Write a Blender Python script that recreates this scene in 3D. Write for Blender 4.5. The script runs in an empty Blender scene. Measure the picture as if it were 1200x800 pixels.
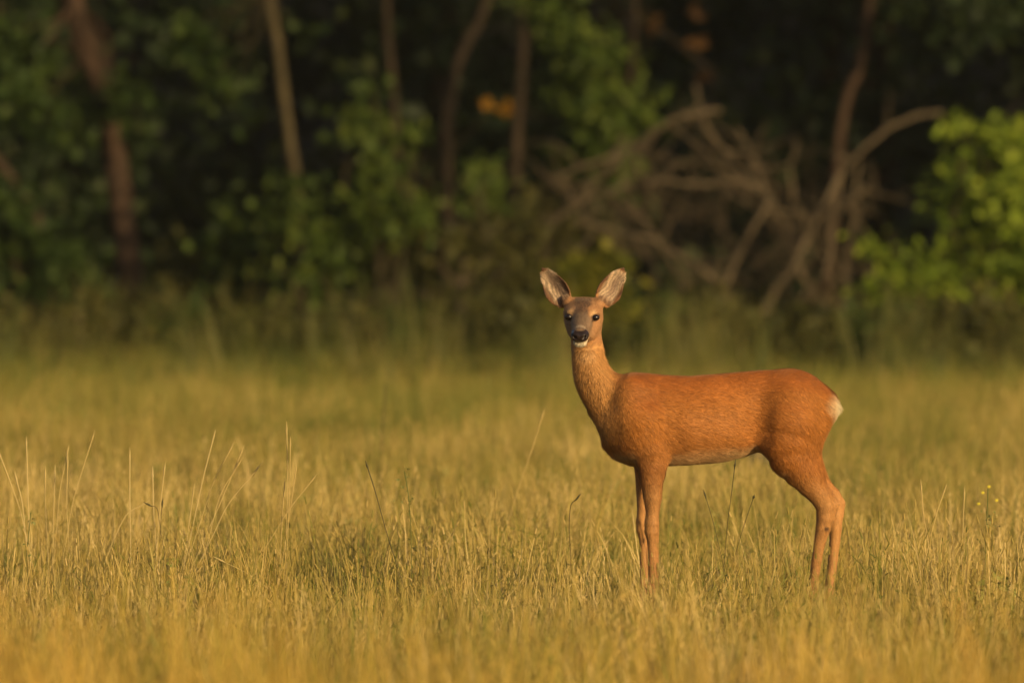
import bpy, math, random
import numpy as np
from mathutils import Vector

random.seed(7)
rng = np.random.default_rng(7)
scene = bpy.context.scene
COL = scene.collection

# ------------------------------------------------------------------ camera
F = 13333.0          # focal length in photo pixels (1200 wide), 400 mm on 36 mm
CAMH = 1.2
HOR = 233.0          # horizon row in the photograph
DD = 32.5            # distance of the deer
HAZE = 0.00013
cam_d = bpy.data.cameras.new("camera")
cam = bpy.data.objects.new("camera", cam_d)
COL.objects.link(cam)
cam_d.sensor_width = 36.0
cam_d.lens = 400.0
cam_d.clip_start = 0.5
cam_d.clip_end = 3000.0
cam.location = (0, 0, CAMH)
cam.rotation_euler = (math.radians(90) - math.atan((400 - HOR) / F), 0, 0)
cam_d.dof.use_dof = True
cam_d.dof.focus_distance = DD - 0.05
cam_d.dof.aperture_fstop = 5.5
cam_d.dof.aperture_blades = 0
scene.camera = cam

# ------------------------------------------------------------------ light
SUN_EL = math.radians(15)
SUN_AZ = math.radians(38)      # to the right of straight behind the camera
sd = Vector((math.sin(SUN_AZ) * math.cos(SUN_EL), -math.cos(SUN_AZ) * math.cos(SUN_EL), math.sin(SUN_EL)))
sun_d = bpy.data.lights.new("sun", 'SUN')
sun_d.energy = 4.6
sun_d.angle = math.radians(0.6)
sun_d.color = (1.0, 0.74, 0.37)
sun = bpy.data.objects.new("sun", sun_d)
sun.rotation_euler = sd.to_track_quat('Z', 'Y').to_euler()
sun.location = (20, -20, 30)
COL.objects.link(sun)

world = bpy.data.worlds.new("World")
scene.world = world
world.use_nodes = True
wn = world.node_tree
bg = wn.nodes["Background"]
sky = wn.nodes.new("ShaderNodeTexSky")
sky.sky_type = 'NISHITA'
sky.sun_disc = False
sky.sun_elevation = SUN_EL
sky.sun_rotation = math.pi - SUN_AZ
sky.dust_density = 3.0
wn.links.new(sky.outputs[0], bg.inputs[0])
bg.inputs[1].default_value = 0.09
scene.view_settings.view_transform = 'Standard'
scene.view_settings.look = 'None'
scene.view_settings.gamma = 1.0
scene.view_settings.exposure = 0.12
scene.cycles.max_bounces = 5
scene.cycles.diffuse_bounces = 3
scene.cycles.transparent_max_bounces = 4
scene.cycles.use_denoising = True


def P(px, py, d):
    """photo pixel at distance d -> world point"""
    return ((px - 600.0) * d / F, d, CAMH + (HOR - py) * d / F)


def ground_d(py):
    return F * CAMH / (py - HOR)


# ------------------------------------------------------------------ helpers
def tag(o, label=None, cat=None, group=None, kind=None):
    if label: o['label'] = label
    if cat: o['category'] = cat
    if group: o['group'] = group
    if kind: o['kind'] = kind
    return o


def empty(name, loc, label=None, cat=None, group=None):
    o = bpy.data.objects.new(name, None)
    o.empty_display_size = 0.1
    o.location = loc
    COL.objects.link(o)
    return tag(o, label, cat, group)


def np_mesh(name, V, faces, mats, smooth=True, attrs=None, link=True, parent=None, face_sizes=None):
    """V (n,3); faces: array (m,k) or list of arrays joined"""
    me = bpy.data.meshes.new(name)
    V = np.asarray(V, dtype=np.float32)
    if not isinstance(faces, (list, tuple)):
        faces = [faces]
    faces = [np.asarray(f, dtype=np.int32) for f in faces if len(f)]
    loops = np.concatenate([f.ravel() for f in faces])
    sizes = np.concatenate([np.full(len(f), f.shape[1], dtype=np.int32) for f in faces])
    starts = np.concatenate([[0], np.cumsum(sizes)[:-1]]).astype(np.int32)
    me.vertices.add(len(V)); me.vertices.foreach_set("co", V.ravel())
    me.loops.add(len(loops)); me.loops.foreach_set("vertex_index", loops)
    me.polygons.add(len(sizes)); me.polygons.foreach_set("loop_start", starts)
    if smooth:
        me.polygons.foreach_set("use_smooth", np.ones(len(sizes), dtype=bool))
    me.update(calc_edges=True)
    for k, a in (attrs or {}).items():
        a = np.asarray(a, dtype=np.float32)
        if a.ndim == 1:
            at = me.attributes.new(k, 'FLOAT', 'POINT'); at.data.foreach_set("value", a)
        else:
            at = me.attributes.new(k, 'FLOAT_COLOR', 'POINT')
            c = np.ones((len(a), 4), dtype=np.float32); c[:, :3] = a[:, :3]
            at.data.foreach_set("color", c.ravel())
    for m in (mats if isinstance(mats, (list, tuple)) else [mats]):
        me.materials.append(m)
    o = bpy.data.objects.new(name, me)
    if parent is not None:
        o.parent = parent
        o.matrix_parent_inverse.identity()
        off = np.array(parent.location, dtype=np.float32)
        me.vertices.foreach_set("co", (V - off).ravel())
    if link:
        COL.objects.link(o)
    return o


def catmull(pts, n):
    pts = np.asarray(pts, float)
    if len(pts) == 2:
        t = np.linspace(0, 1, n)[:, None]
        return pts[0] * (1 - t) + pts[1] * t
    p = np.vstack([2 * pts[0] - pts[1], pts, 2 * pts[-1] - pts[-2]])
    seg = len(pts) - 1
    ts = np.linspace(0, seg, n)
    out = []
    for t in ts:
        i = min(int(t), seg - 1); u = t - i
        a, b, c, d = p[i], p[i + 1], p[i + 2], p[i + 3]
        out.append(0.5 * ((2 * b) + (-a + c) * u + (2 * a - 5 * b + 4 * c - d) * u * u + (-a + 3 * b - 3 * c + d) * u ** 3))
    return np.array(out)


def tube(pts, radii, sides=8, rough=0.0, n=None, cap=True):
    """returns V,F(quads) for a tapered tube through pts"""
    pts = np.asarray(pts, float); radii = np.asarray(radii, float)
    n = n or max(4, len(pts) * 4)
    c = catmull(pts, n)
    r = np.interp(np.linspace(0, 1, n), np.linspace(0, 1, len(radii)), radii)
    tan = np.gradient(c, axis=0); tan /= np.linalg.norm(tan, axis=1)[:, None] + 1e-9
    ref = np.array([0.13, 1.0, 0.07]); ref = ref / np.linalg.norm(ref)
    a = np.cross(tan, ref); a /= np.linalg.norm(a, axis=1)[:, None] + 1e-9
    b = np.cross(tan, a)
    ang = np.linspace(0, 2 * math.pi, sides, endpoint=False)
    rr = r[:, None] * (1 + rough * rng.standard_normal((n, sides)))
    V = c[:, None, :] + rr[..., None] * (np.cos(ang)[None, :, None] * a[:, None, :] + np.sin(ang)[None, :, None] * b[:, None, :])
    V = V.reshape(-1, 3)
    i = np.arange(n - 1)[:, None] * sides; j = np.arange(sides)[None, :]; j2 = (j + 1) % sides
    Fq = np.stack([i + j, i + j2, i + sides + j2, i + sides + j], -1).reshape(-1, 4)
    return V, Fq


def join(parts):
    Vs, Fs, off = [], [], 0
    for V, Fq in parts:
        Vs.append(V); Fs.append(Fq + off); off += len(V)
    return np.vstack(Vs), np.vstack(Fs)


# ------------------------------------------------------------------ materials
def new_mat(name):
    m = bpy.data.materials.new(name)
    m.use_nodes = True
    nt = m.node_tree
    nt.nodes.clear()
    out = nt.nodes.new("ShaderNodeOutputMaterial")
    return m, nt, out


def ramp(nt, fac, stops):
    r = nt.nodes.new("ShaderNodeValToRGB")
    while len(r.color_ramp.elements) < len(stops):
        r.color_ramp.elements.new(0.5)
    for e, (p, c) in zip(r.color_ramp.elements, stops):
        e.position = p; e.color = (*c, 1)
    nt.links.new(fac, r.inputs[0])
    return r.outputs[0]


def noise(nt, scale, detail=4, vec=None, rough=0.55):
    n = nt.nodes.new("ShaderNodeTexNoise")
    n.inputs["Scale"].default_value = scale
    n.inputs["Detail"].default_value = detail
    n.inputs["Roughness"].default_value = rough
    if vec is not None: nt.links.new(vec, n.inputs["Vector"])
    return n.outputs["Fac"]


def mathn(nt, op, a, b=None, clamp=False):
    n = nt.nodes.new("ShaderNodeMath"); n.operation = op; n.use_clamp = clamp
    for i, v in enumerate((a, b)):
        if v is None: continue
        if isinstance(v, (int, float)): n.inputs[i].default_value = v
        else: nt.links.new(v, n.inputs[i])
    return n.outputs[0]


def mixc(nt, fac, a, b, blend='MIX'):
    n = nt.nodes.new("ShaderNodeMix"); n.data_type = 'RGBA'; n.blend_type = blend
    if isinstance(fac, (int, float)): n.inputs[0].default_value = fac
    else: nt.links.new(fac, n.inputs[0])
    for s, v in ((6, a), (7, b)):
        if isinstance(v, tuple): n.inputs[s].default_value = (*v, 1)
        else: nt.links.new(v, n.inputs[s])
    return n.outputs[2]


def leafy_shader(nt, out, color, transl=0.35, rough=0.6, spec=0.25):
    p = nt.nodes.new("ShaderNodeBsdfPrincipled")
    p.inputs["Roughness"].default_value = rough
    p.inputs["Specular IOR Level"].default_value = spec
    nt.links.new(color, p.inputs["Base Color"])
    t = nt.nodes.new("ShaderNodeBsdfTranslucent")
    nt.links.new(color, t.inputs[0])
    m = nt.nodes.new("ShaderNodeMixShader"); m.inputs[0].default_value = transl
    nt.links.new(p.outputs[0], m.inputs[1]); nt.links.new(t.outputs[0], m.inputs[2])
    nt.links.new(m.outputs[0], out.inputs[0])


def world_pos(nt):
    g = nt.nodes.new("ShaderNodeNewGeometry")
    return g.outputs["Position"]


def attr(nt, name, which="Fac"):
    a = nt.nodes.new("ShaderNodeAttribute"); a.attribute_name = name
    return a.outputs[which]


def leaf_mat(name, dark, mid, light, transl=0.3):
    m, nt, out = new_mat(name)
    t = attr(nt, "tone")
    c = ramp(nt, t, [(0.0, dark), (0.55, mid), (1.0, light)])
    n = noise(nt, 2.2, 3, world_pos(nt))
    c = mixc(nt, mathn(nt, 'MULTIPLY', n, 0.5), c, tuple(x * 0.55 for x in mid))
    leafy_shader(nt, out, c, transl)
    return m


def bark_mat(name, a, b, scale=14):
    m, nt, out = new_mat(name)
    tc = nt.nodes.new("ShaderNodeTexCoord")
    mp = nt.nodes.new("ShaderNodeMapping"); mp.inputs["Scale"].default_value = (1, 1, 0.25)
    nt.links.new(tc.outputs["Object"], mp.inputs[0])
    n = noise(nt, scale, 6, mp.outputs[0], 0.65)
    c = ramp(nt, n, [(0.3, a), (0.7, b)])
    p = nt.nodes.new("ShaderNodeBsdfPrincipled"); p.inputs["Roughness"].default_value = 0.9
    p.inputs["Specular IOR Level"].default_value = 0.15
    nt.links.new(c, p.inputs["Base Color"])
    bmp = nt.nodes.new("ShaderNodeBump"); bmp.inputs["Strength"].default_value = 0.8; bmp.inputs["Distance"].default_value = 0.02
    nt.links.new(n, bmp.inputs["Height"]); nt.links.new(bmp.outputs[0], p.inputs["Normal"])
    nt.links.new(p.outputs[0], out.inputs[0])
    return m


# grass: tone attribute 0..1 green..straw, patches from world position
def grass_mat(name, greens, straws, bias=0.0, far=0.0):
    m, nt, out = new_mat(name)
    t = attr(nt, "tone")
    oi = nt.nodes.new("ShaderNodeObjectInfo")
    wp = world_pos(nt)
    mp = nt.nodes.new("ShaderNodeMapping"); mp.inputs["Scale"].default_value = (1.0, 0.35, 0.0)
    nt.links.new(wp, mp.inputs[0])
    patch = noise(nt, 0.9, 3, mp.outputs[0])
    patch = mathn(nt, 'ADD', mathn(nt, 'MULTIPLY', patch, 0.7), mathn(nt, 'MULTIPLY', noise(nt, 5.0, 2, wp), 0.3))
    v = mathn(nt, 'ADD', mathn(nt, 'MULTIPLY', t, 0.62), mathn(nt, 'MULTIPLY', mathn(nt, 'SUBTRACT', patch, 0.5), 1.9))
    v = mathn(nt, 'ADD', v, mathn(nt, 'MULTIPLY', oi.outputs["Random"], 0.22))
    if far:        # greener growth towards the wood, in wandering patches
        sp = nt.nodes.new("ShaderNodeSeparateXYZ"); nt.links.new(wp, sp.inputs[0])
        mr = nt.nodes.new("ShaderNodeMapRange"); mr.inputs[1].default_value = 40; mr.inputs[2].default_value = 72
        mr.inputs[3].default_value = 0; mr.inputs[4].default_value = far
        nt.links.new(sp.outputs[1], mr.inputs[0])
        v = mathn(nt, 'SUBTRACT', v, mr.outputs[0])
    v = mathn(nt, 'ADD', v, 0.09 + bias, True)
    c = ramp(nt, v, [(0.0, greens[0]), (0.3, greens[1]), (0.5, straws[0]), (0.75, straws[1]), (1.0, straws[2])])
    leafy_shader(nt, out, c, 0.3, 0.55, 0.3)
    return m


M_grass = grass_mat("grass", [(0.10, 0.135, 0.017), (0.185, 0.19, 0.029)], [(0.33, 0.26, 0.055), (0.49, 0.35, 0.10), (0.70, 0.52, 0.21)], far=0.42)
M_grass_near = grass_mat("dry_grass", [(0.22, 0.19, 0.025), (0.36, 0.27, 0.036)], [(0.52, 0.33, 0.052), (0.66, 0.37, 0.06), (0.78, 0.44, 0.09)], 0.03)
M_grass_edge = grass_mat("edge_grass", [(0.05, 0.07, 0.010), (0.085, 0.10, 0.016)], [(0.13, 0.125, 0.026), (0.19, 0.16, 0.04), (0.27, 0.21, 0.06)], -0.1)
M_grass_fore = grass_mat("fore_grass", [(0.17, 0.17, 0.025), (0.28, 0.24, 0.035)], [(0.42, 0.30, 0.055), (0.55, 0.37, 0.08), (0.72, 0.48, 0.13)], 0.0)
M_straw = grass_mat("straw", [(0.4, 0.3, 0.1), (0.45, 0.34, 0.12)], [(0.55, 0.4, 0.15), (0.62, 0.47, 0.19), (0.7, 0.55, 0.26)], 0.1)
M_weed_dark = leaf_mat("dark_weed", (0.03, 0.025, 0.01), (0.07, 0.06, 0.02), (0.12, 0.1, 0.04), 0.1)
M_weed_green = leaf_mat("green_weed", (0.10, 0.13, 0.03), (0.24, 0.26, 0.07), (0.36, 0.36, 0.12), 0.35)
M_bark = bark_mat("brown_bark", (0.016, 0.012, 0.008), (0.044, 0.030, 0.019))
M_bark_red = bark_mat("reddish_bark", (0.020, 0.013, 0.008), (0.062, 0.037, 0.023))
M_bark_grey = bark_mat("grey_dead_wood", (0.042, 0.033, 0.021), (0.145, 0.108, 0.066))
M_twig = bark_mat("dark_twigs", (0.02, 0.015, 0.009), (0.06, 0.042, 0.024))
M_bark_olive = bark_mat("olive_bark", (0.025, 0.02, 0.011), (0.09, 0.07, 0.035))
M_leaf_bright = leaf_mat("bright_leaves", (0.09, 0.14, 0.011), (0.20, 0.28, 0.02), (0.32, 0.37, 0.035), 0.35)
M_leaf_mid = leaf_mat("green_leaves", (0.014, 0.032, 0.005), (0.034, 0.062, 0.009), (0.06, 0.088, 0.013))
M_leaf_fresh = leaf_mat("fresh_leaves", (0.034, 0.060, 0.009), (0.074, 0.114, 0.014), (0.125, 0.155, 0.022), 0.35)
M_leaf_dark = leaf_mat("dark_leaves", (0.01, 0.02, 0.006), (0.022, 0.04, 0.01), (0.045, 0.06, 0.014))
M_leaf_brown = leaf_mat("olive_brown_leaves", (0.026, 0.030, 0.008), (0.062, 0.064, 0.014), (0.11, 0.10, 0.022))
M_leaf_yellow = leaf_mat("yellow_green_leaves", (0.05, 0.07, 0.008), (0.12, 0.13, 0.012), (0.2, 0.18, 0.015), 0.35)
M_leaf_rust = leaf_mat("rusty_leaves", (0.06, 0.03, 0.01), (0.12, 0.058, 0.016), (0.19, 0.10, 0.025), 0.3)
M_leaf_orange = leaf_mat("orange_leaves", (0.22, 0.08, 0.008), (0.46, 0.22, 0.015), (0.6, 0.34, 0.03), 0.35)

# ------------------------------------------------------------------ ground (meadow, forest floor, bank added behind to block the bright sky)
FOREST_Y = 77.0


def ground_z(x, y):
    z = 0.015 * np.sin(x * 1.3 + 0.4) * np.sin(y * 0.5) + 0.012 * np.sin(x * 3.1 + y * 0.9)
    z = z * np.clip((np.abs(y - DD) - 0.3) / 2.0, 0.0, 1.0)
    bank = np.clip((y - 103.0) / 60.0, 0, 1)
    return z + 26.0 * bank * bank * (3 - 2 * bank)


def build_ground():
    xs = np.concatenate([[-900, -300, -120, -60, -35, -25], np.linspace(-18, 18, 73), [25, 35, 60, 120, 300, 900]])
    ys = np.concatenate([[-300, -80, -30, 0, 10], np.linspace(14, 170, 313), [230, 400, 900, 2500]])
    X, Y = np.meshgrid(xs, ys, indexing='ij')
    Z = ground_z(X, Y)
    V = np.stack([X, Y, Z], -1).reshape(-1, 3)
    nx, ny = len(xs), len(ys)
    i = np.arange(nx - 1)[:, None] * ny; j = np.arange(ny - 1)[None, :]
    Fq = np.stack([i + j, i + ny + j, i + ny + j + 1, i + j + 1], -1).reshape(-1, 4)
    m, nt, out = new_mat("meadow_soil")
    wp = world_pos(nt)
    n1 = noise(nt, 0.8, 4, wp); n2 = noise(nt, 18, 5, wp, 0.7)
    straw = ramp(nt, n1, [(0.35, (0.12, 0.11, 0.03)), (0.65, (0.22, 0.165, 0.06))])
    straw = mixc(nt, n2, straw, (0.09, 0.065, 0.03))
    sp = nt.nodes.new("ShaderNodeSeparateXYZ"); nt.links.new(wp, sp.inputs[0])
    wob = mathn(nt, 'ADD', sp.outputs[1], mathn(nt, 'MULTIPLY', n1, 4.0))
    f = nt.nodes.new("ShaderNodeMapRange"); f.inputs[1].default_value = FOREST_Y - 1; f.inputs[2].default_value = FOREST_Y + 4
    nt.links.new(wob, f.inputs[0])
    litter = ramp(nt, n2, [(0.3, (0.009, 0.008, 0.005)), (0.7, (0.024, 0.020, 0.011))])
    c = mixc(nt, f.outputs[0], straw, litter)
    p = nt.nodes.new("ShaderNodeBsdfPrincipled"); p.inputs["Roughness"].default_value = 0.95
    p.inputs["Specular IOR Level"].default_value = 0.1
    nt.links.new(c, p.inputs["Base Color"])
    b = nt.nodes.new("ShaderNodeBump"); b.inputs["Strength"].default_value = 0.7; b.inputs["Distance"].default_value = 0.03
    nt.links.new(n2, b.inputs["Height"]); nt.links.new(b.outputs[0], p.inputs["Normal"])
    nt.links.new(p.outputs[0], out.inputs[0])
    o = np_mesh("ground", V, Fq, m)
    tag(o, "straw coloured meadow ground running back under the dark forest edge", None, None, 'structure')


build_ground()

# ------------------------------------------------------------------ foliage and wood builders
def leaves(centers, radii, n, size, squash=0.8, tone0=0.5, tone_sd=0.26, clump=9, clump_r=0.28, droop=0.3, spray=0.34):
    """leaf quads folded along the midrib, gathered in twig clumps"""
    centers = np.asarray(centers, float); radii = np.asarray(radii, float)
    w = radii ** 2; w /= w.sum()
    nc = max(1, n // clump)
    bi = rng.choice(len(centers), nc, p=w)
    d = rng.standard_normal((nc, 3)); d /= np.linalg.norm(d, axis=1)[:, None]
    rad = rng.random(nc) ** 0.45 * rng.choice([1.0, 1.0, 1.3], nc)
    d[:, 2] *= squash
    cc = centers[bi] + d * (rad * radii[bi])[:, None]
    ctone = np.clip(tone0 + tone_sd * rng.standard_normal(nc), 0, 1)
    li = np.repeat(np.arange(nc), clump)
    N = len(li)
    sp = rng.standard_normal((nc, 3)); sp[:, 2] = sp[:, 2] * 0.6 + 0.25; sp /= np.linalg.norm(sp, axis=1)[:, None]
    along = (np.tile(np.arange(clump), nc) / clump - 0.5)[:, None]
    pos = cc[li] + sp[li] * along * spray * (0.6 + 0.8 * rng.random(nc))[li][:, None] + rng.standard_normal((N, 3)) * (clump_r * np.minimum(radii[bi][li], 0.35))[:, None] * 0.32
    ax = rng.standard_normal((N, 3)); ax[:, 2] -= droop; ax /= np.linalg.norm(ax, axis=1)[:, None]
    nrm = rng.standard_normal((N, 3)); nrm[:, 2] += 0.8; nrm[:, 1] -= 0.3
    sid = np.cross(ax, nrm); sid /= np.linalg.norm(sid, axis=1)[:, None] + 1e-9
    nn = np.cross(sid, ax)
    L = size * (0.45 + 0.9 * rng.random(N))[:, None]; W = L * rng.uniform(0.26, 0.42, (N, 1))
    base = pos
    mid = pos + ax * L * 0.5
    tip = pos + ax * L - nn * L * 0.12
    lf = mid + sid * W + nn * L * 0.1
    rt = mid - sid * W + nn * L * 0.1
    V = np.stack([base, rt, tip, lf], 1).reshape(-1, 3)
    k = np.arange(N)[:, None] * 4
    Ft = np.concatenate([k + np.array([[0, 1, 2]]), k + np.array([[0, 2, 3]])], 0)
    tone = np.clip(ctone[li] + 0.17 * rng.standard_normal(N), 0, 1)
    return V, Ft, np.repeat(tone, 4)


def crown(name, parent, centers, radii, n, size, mat, **kw):
    V, Ft, tone = leaves(centers, radii, int(n * 0.72), size, **kw)
    return np_mesh(name, V, Ft, mat, smooth=False, attrs={"tone": tone}, parent=parent)


def twig_parts(start, ends, r0, wob=0.12, subs=2, sides=5):
    out = []
    start = np.array(start, float)
    for e in ends:
        e = np.array(e, float)
        L = np.linalg.norm(e - start)
        m1 = start * 0.62 + e * 0.38 + rng.standard_normal(3) * wob * L
        m2 = start * 0.3 + e * 0.7 + rng.standard_normal(3) * wob * L
        out.append(tube([start, m1, m2, e], [r0, r0 * 0.75, r0 * 0.5, r0 * 0.22], sides))
        for _ in range(subs):
            t = rng.uniform(0.3, 0.9)
            c = catmull([start, m1, m2, e], 12)[int(t * 11)]
            q = c + rng.standard_normal(3) * L * 0.22 + np.array([0, 0, 0.1 * L])
            out.append(tube([c, (c + q) / 2 + rng.standard_normal(3) * wob * L * 0.3, q], [r0 * 0.4, r0 * 0.3, r0 * 0.12], 4))
    return out


def shrub(name, label, blobs, base_px, d, n, size, mat, bark=M_bark_olive, group="shrubs along the forest edge", cat="shrub", depth=0.7, stems=None, **kw):
    """blobs as (px,py,r px) at distance d"""
    s = d / F
    bx, by, _ = P(base_px, 400, d)
    root = empty(name, (bx, d, float(ground_z(np.array(bx), np.array(d)))), label, cat, group)
    C, R = [], []
    for (px, py, r) in blobs:
        x, y, z = P(px, py, d)
        C.append((x, y + rng.uniform(-0.3, 0.3) * depth, z)); R.append(r * s * 1.05)
    C = np.array(C); R = np.array(R)
    stem_ends = [c for c in C]
    pr = twig_parts((bx, d, 0.0), stem_ends, 0.016, 0.06, 3)
    V, Fq = join(pr)
    np_mesh("stem", V, Fq, bark, parent=root)
    crown("foliage", root, C, R, n, size, mat, **kw)
    return root


def tree(name, label, path_px, d, rad_px, bark, crown_blobs=None, n=0, size=0.09, mat=M_leaf_dark, group="trees of the forest edge", crown_z=(4.0, 9.0), ncrown=2600, top_dir=None, cat="tree", dup_crown=None, lean=None):
    """path_px: list of (px,py) from top to bottom as seen; extended down to ground and up to the crown"""
    s = d / F
    pts = [np.array(P(px, py, d)) for px, py in path_px][::-1]      # bottom to top
    lo = pts[0]
    dirn = pts[0] - pts[1]; dirn /= abs(dirn[2]) + 1e-6
    base = lo + dirn * (lo[2] + 0.05) * 0.6; base[2] = -0.05
    top = pts[-1]; up = pts[-1] - pts[-2]; up /= abs(up[2]) + 1e-6
    t1 = top + up * 1.5 + np.array([0, 0, 0.7]); t2 = t1 + np.array([up[0] * 0.6, 0.4, 3.2])
    full = [base] + pts + [t1, t2]
    r = rad_px * s * 0.88
    rr = [r * 1.4] + list(np.linspace(1.08, 0.9, len(pts)) * r) + [r * 0.75, r * 0.3]
    root = empty(name, (base[0], base[1], 0.0), label, cat, group)
    V, Fq = tube(full, rr, 12, 0.05, n=40)
    pr = [(V, Fq)]
    C = []; R = []
    top_c = t1 + np.array([0, 0, 1.4])
    ends = []
    for _ in range(9):
        e = top_c + np.array([rng.uniform(-1.6, 1.6), rng.uniform(-1.5, 1.5), rng.uniform(-1.0, 3.0)])
        ends.append(e); C.append(e); R.append(rng.uniform(0.7, 1.15))
    pr += twig_parts(t1, ends, r * 0.4, 0.08, 2, 6)
    if crown_blobs:
        att = pts[-1]
        be = []
        for (px, py, rp) in crown_blobs:
            x, y, z = P(px, py, d)
            be.append((x, y - 0.3 + rng.uniform(-0.3, 0.3), z))
        pr += twig_parts(att, be, min(r * 0.15, 0.012), 0.08, 3, 5)
    V, Fq = join(pr)
    np_mesh("trunk", V, Fq, bark, parent=root)
    V, Ft, tone = leaves(C, R, ncrown, 0.16, clump_r=0.5)
    if crown_blobs:
        R2 = [b[2] * s for b in crown_blobs]
        V2, F2, t2_ = leaves(be, R2, n, size)
        Ft = np.vstack([Ft, F2 + len(V)]); V = np.vstack([V, V2]); tone = np.concatenate([tone, t2_])
    np_mesh("crown", V, Ft, mat, smooth=False, attrs={"tone": tone}, parent=root)
    return root


#<<FOREST>>
# ------------------------------------------------------------------ forest edge, traced at its own distance
tree("leaning_tree", "thick reddish brown leaning trunk at the left, half hidden by a leafy bough",
     [(88, 5), (100, 50), (120, 110), (130, 160), (140, 230), (148, 290), (152, 330)], 79.5, 16.5, M_bark_red,
     [(20, 60, 38), (15, 120, 38), (60, 148, 22), (145, 112, 26), (110, 132, 20), (168, 125, 14)], 900, 0.10, M_leaf_mid)
tree("slim_tree", "slim olive trunk that leans left above the round leafy shrub",
     [(316, -10), (325, 50), (332, 110), (340, 170), (347, 215), (352, 280)], 80.0, 7.2, M_bark_olive,
     [(215, 40, 26), (240, 70, 24), (270, 110, 14), (285, 140, 12), (352, 30, 14)], 420, 0.09, M_leaf_mid)
tree("thin_tree", "thin dim trunk rising behind the tall narrow leafy shrub",
     [(452, -10), (456, 60), (462, 120), (466, 200), (468, 280)], 83.0, 5.5, M_bark, None, 0)
tree("curved_tree", "bare brown trunk bending right at its top against the black gap",
     [(570, 0), (552, 38), (535, 78), (526, 120), (523, 180), (523, 240), (524, 300)], 81.5, 7.5, M_bark, None, 0)
tree("straight_tree", "straight grey brown trunk beside the small orange leaf sprig",
     [(613, 0), (612, 60), (609, 110), (606, 150), (604, 210), (600, 280)], 82.5, 7, M_bark, None, 0)
tree("broken_tree", "short reddish trunk leaning in from the left photo edge",
     [(-25, 140), (0, 192), (22, 222), (45, 262), (62, 290), (80, 330)], 78.5, 8, M_bark_red, None, 0)
tree("red_stem_tree", "crooked reddish trunk rising out of the dead branches at the right",
     [(1022, -20), (1014, 25), (1008, 75), (993, 112), (984, 160), (980, 205), (975, 270), (970, 340)], 79.0, 7, M_bark_red,
     [(1130, 15, 45), (1180, 10, 45), (1095, 40, 26), (1060, 10, 25)], 1000, 0.09, M_leaf_dark)
tree("leafy_tree", "young tree with green leaves hanging above the dead arching branch",
     [(745, -20), (742, 60), (735, 110), (725, 180), (715, 260), (705, 330)], 79.8, 3.5, M_bark,
     [(690, 70, 36), (680, 110, 34), (705, 150, 36), (660, 40, 24), (640, 18, 22), (735, 130, 32), (655, 185, 22), (700, 195, 40), (625, 5, 18)], 1800, 0.085, M_leaf_fresh)

shrub("bright_shrub", "bright yellow green shrub at the right photo edge",
      [(1150, 185, 34), (1192, 168, 28), (1132, 148, 16), (1180, 245, 44), (1128, 295, 40), (1024, 296, 20), (1056, 325, 28), (1125, 235, 28), (1190, 320, 42), (1120, 345, 24), (1020, 342, 10), (1215, 210, 44), (1230, 290, 50), (1090, 318, 22), (1150, 385, 12)],
      1108, 74.5, 7400, 0.068, M_leaf_bright, cat="shrub", tone0=0.55)
shrub("tall_shrub", "tall narrow green shrub left of the curved trunk",
      [(430, 140, 18), (440, 178, 22), (478, 158, 15), (412, 160, 16), (455, 215, 32), (432, 245, 34), (482, 250, 30), (438, 110, 12), (460, 290, 40)],
      452, 77.3, 1700, 0.085, M_leaf_fresh, tone0=0.6)
shrub("round_shrub", "round green shrub below the slim leaning trunk",
      [(345, 232, 28), (322, 266, 26), (370, 275, 36), (350, 310, 36), (395, 312, 32), (350, 350, 34)],
      352, 77.3, 1500, 0.08, M_leaf_fresh, tone0=0.35)
shrub("small_shrub", "small upright green shrub just left of the round one",
      [(272, 255, 17), (268, 285, 17), (275, 320, 20)], 272, 78.0, 600, 0.085, M_leaf_fresh, tone0=0.25)
shrub("sapling", "small bright green sapling top between the curved and the straight trunk",
      [(567, 200, 18), (560, 225, 20), (572, 250, 20), (562, 280, 22)], 566, 77.6, 650, 0.08, M_leaf_fresh, tone0=0.7)
shrub("left_shrub", "dull green shrub at the left photo edge under the reddish leaning trunk",
      [(15, 235, 30), (35, 290, 42), (10, 340, 42), (70, 315, 34), (-20, 280, 40), (90, 350, 34)],
      35, 77.8, 2200, 0.085, M_leaf_mid, tone0=0.45)
shrub("yellow_shrub", "yellow green leafy shrub right behind the deer's ears",
      [(680, 322, 22), (708, 312, 18), (655, 345, 22), (700, 368, 28), (668, 385, 24)], 684, 75.2, 1500, 0.08, M_leaf_yellow, tone0=0.85)
shrub("low_shrub", "low dim green shrub right of the thick reddish trunk",
      [(212, 300, 24), (232, 335, 34), (196, 350, 30), (250, 370, 34)], 222, 78.2, 1200, 0.08, M_leaf_brown, tone0=0.7)
shrub("tangled_shrub", "olive brown tangled shrub below the curved trunk",
      [(540, 285, 36), (600, 272, 40), (500, 300, 36), (560, 340, 46), (610, 330, 40)], 556, 77.4, 2300, 0.075, M_leaf_brown, bark=M_bark_grey, tone0=0.7)
shrub("spindly_shrub", "spindly olive shrub between the tall shrub and the deer",
      [(640, 300, 34), (650, 260, 24), (620, 240, 22), (700, 270, 26), (610, 380, 38)], 632, 78.0, 1500, 0.075, M_leaf_brown, bark=M_bark_grey, tone0=0.75)
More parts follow.
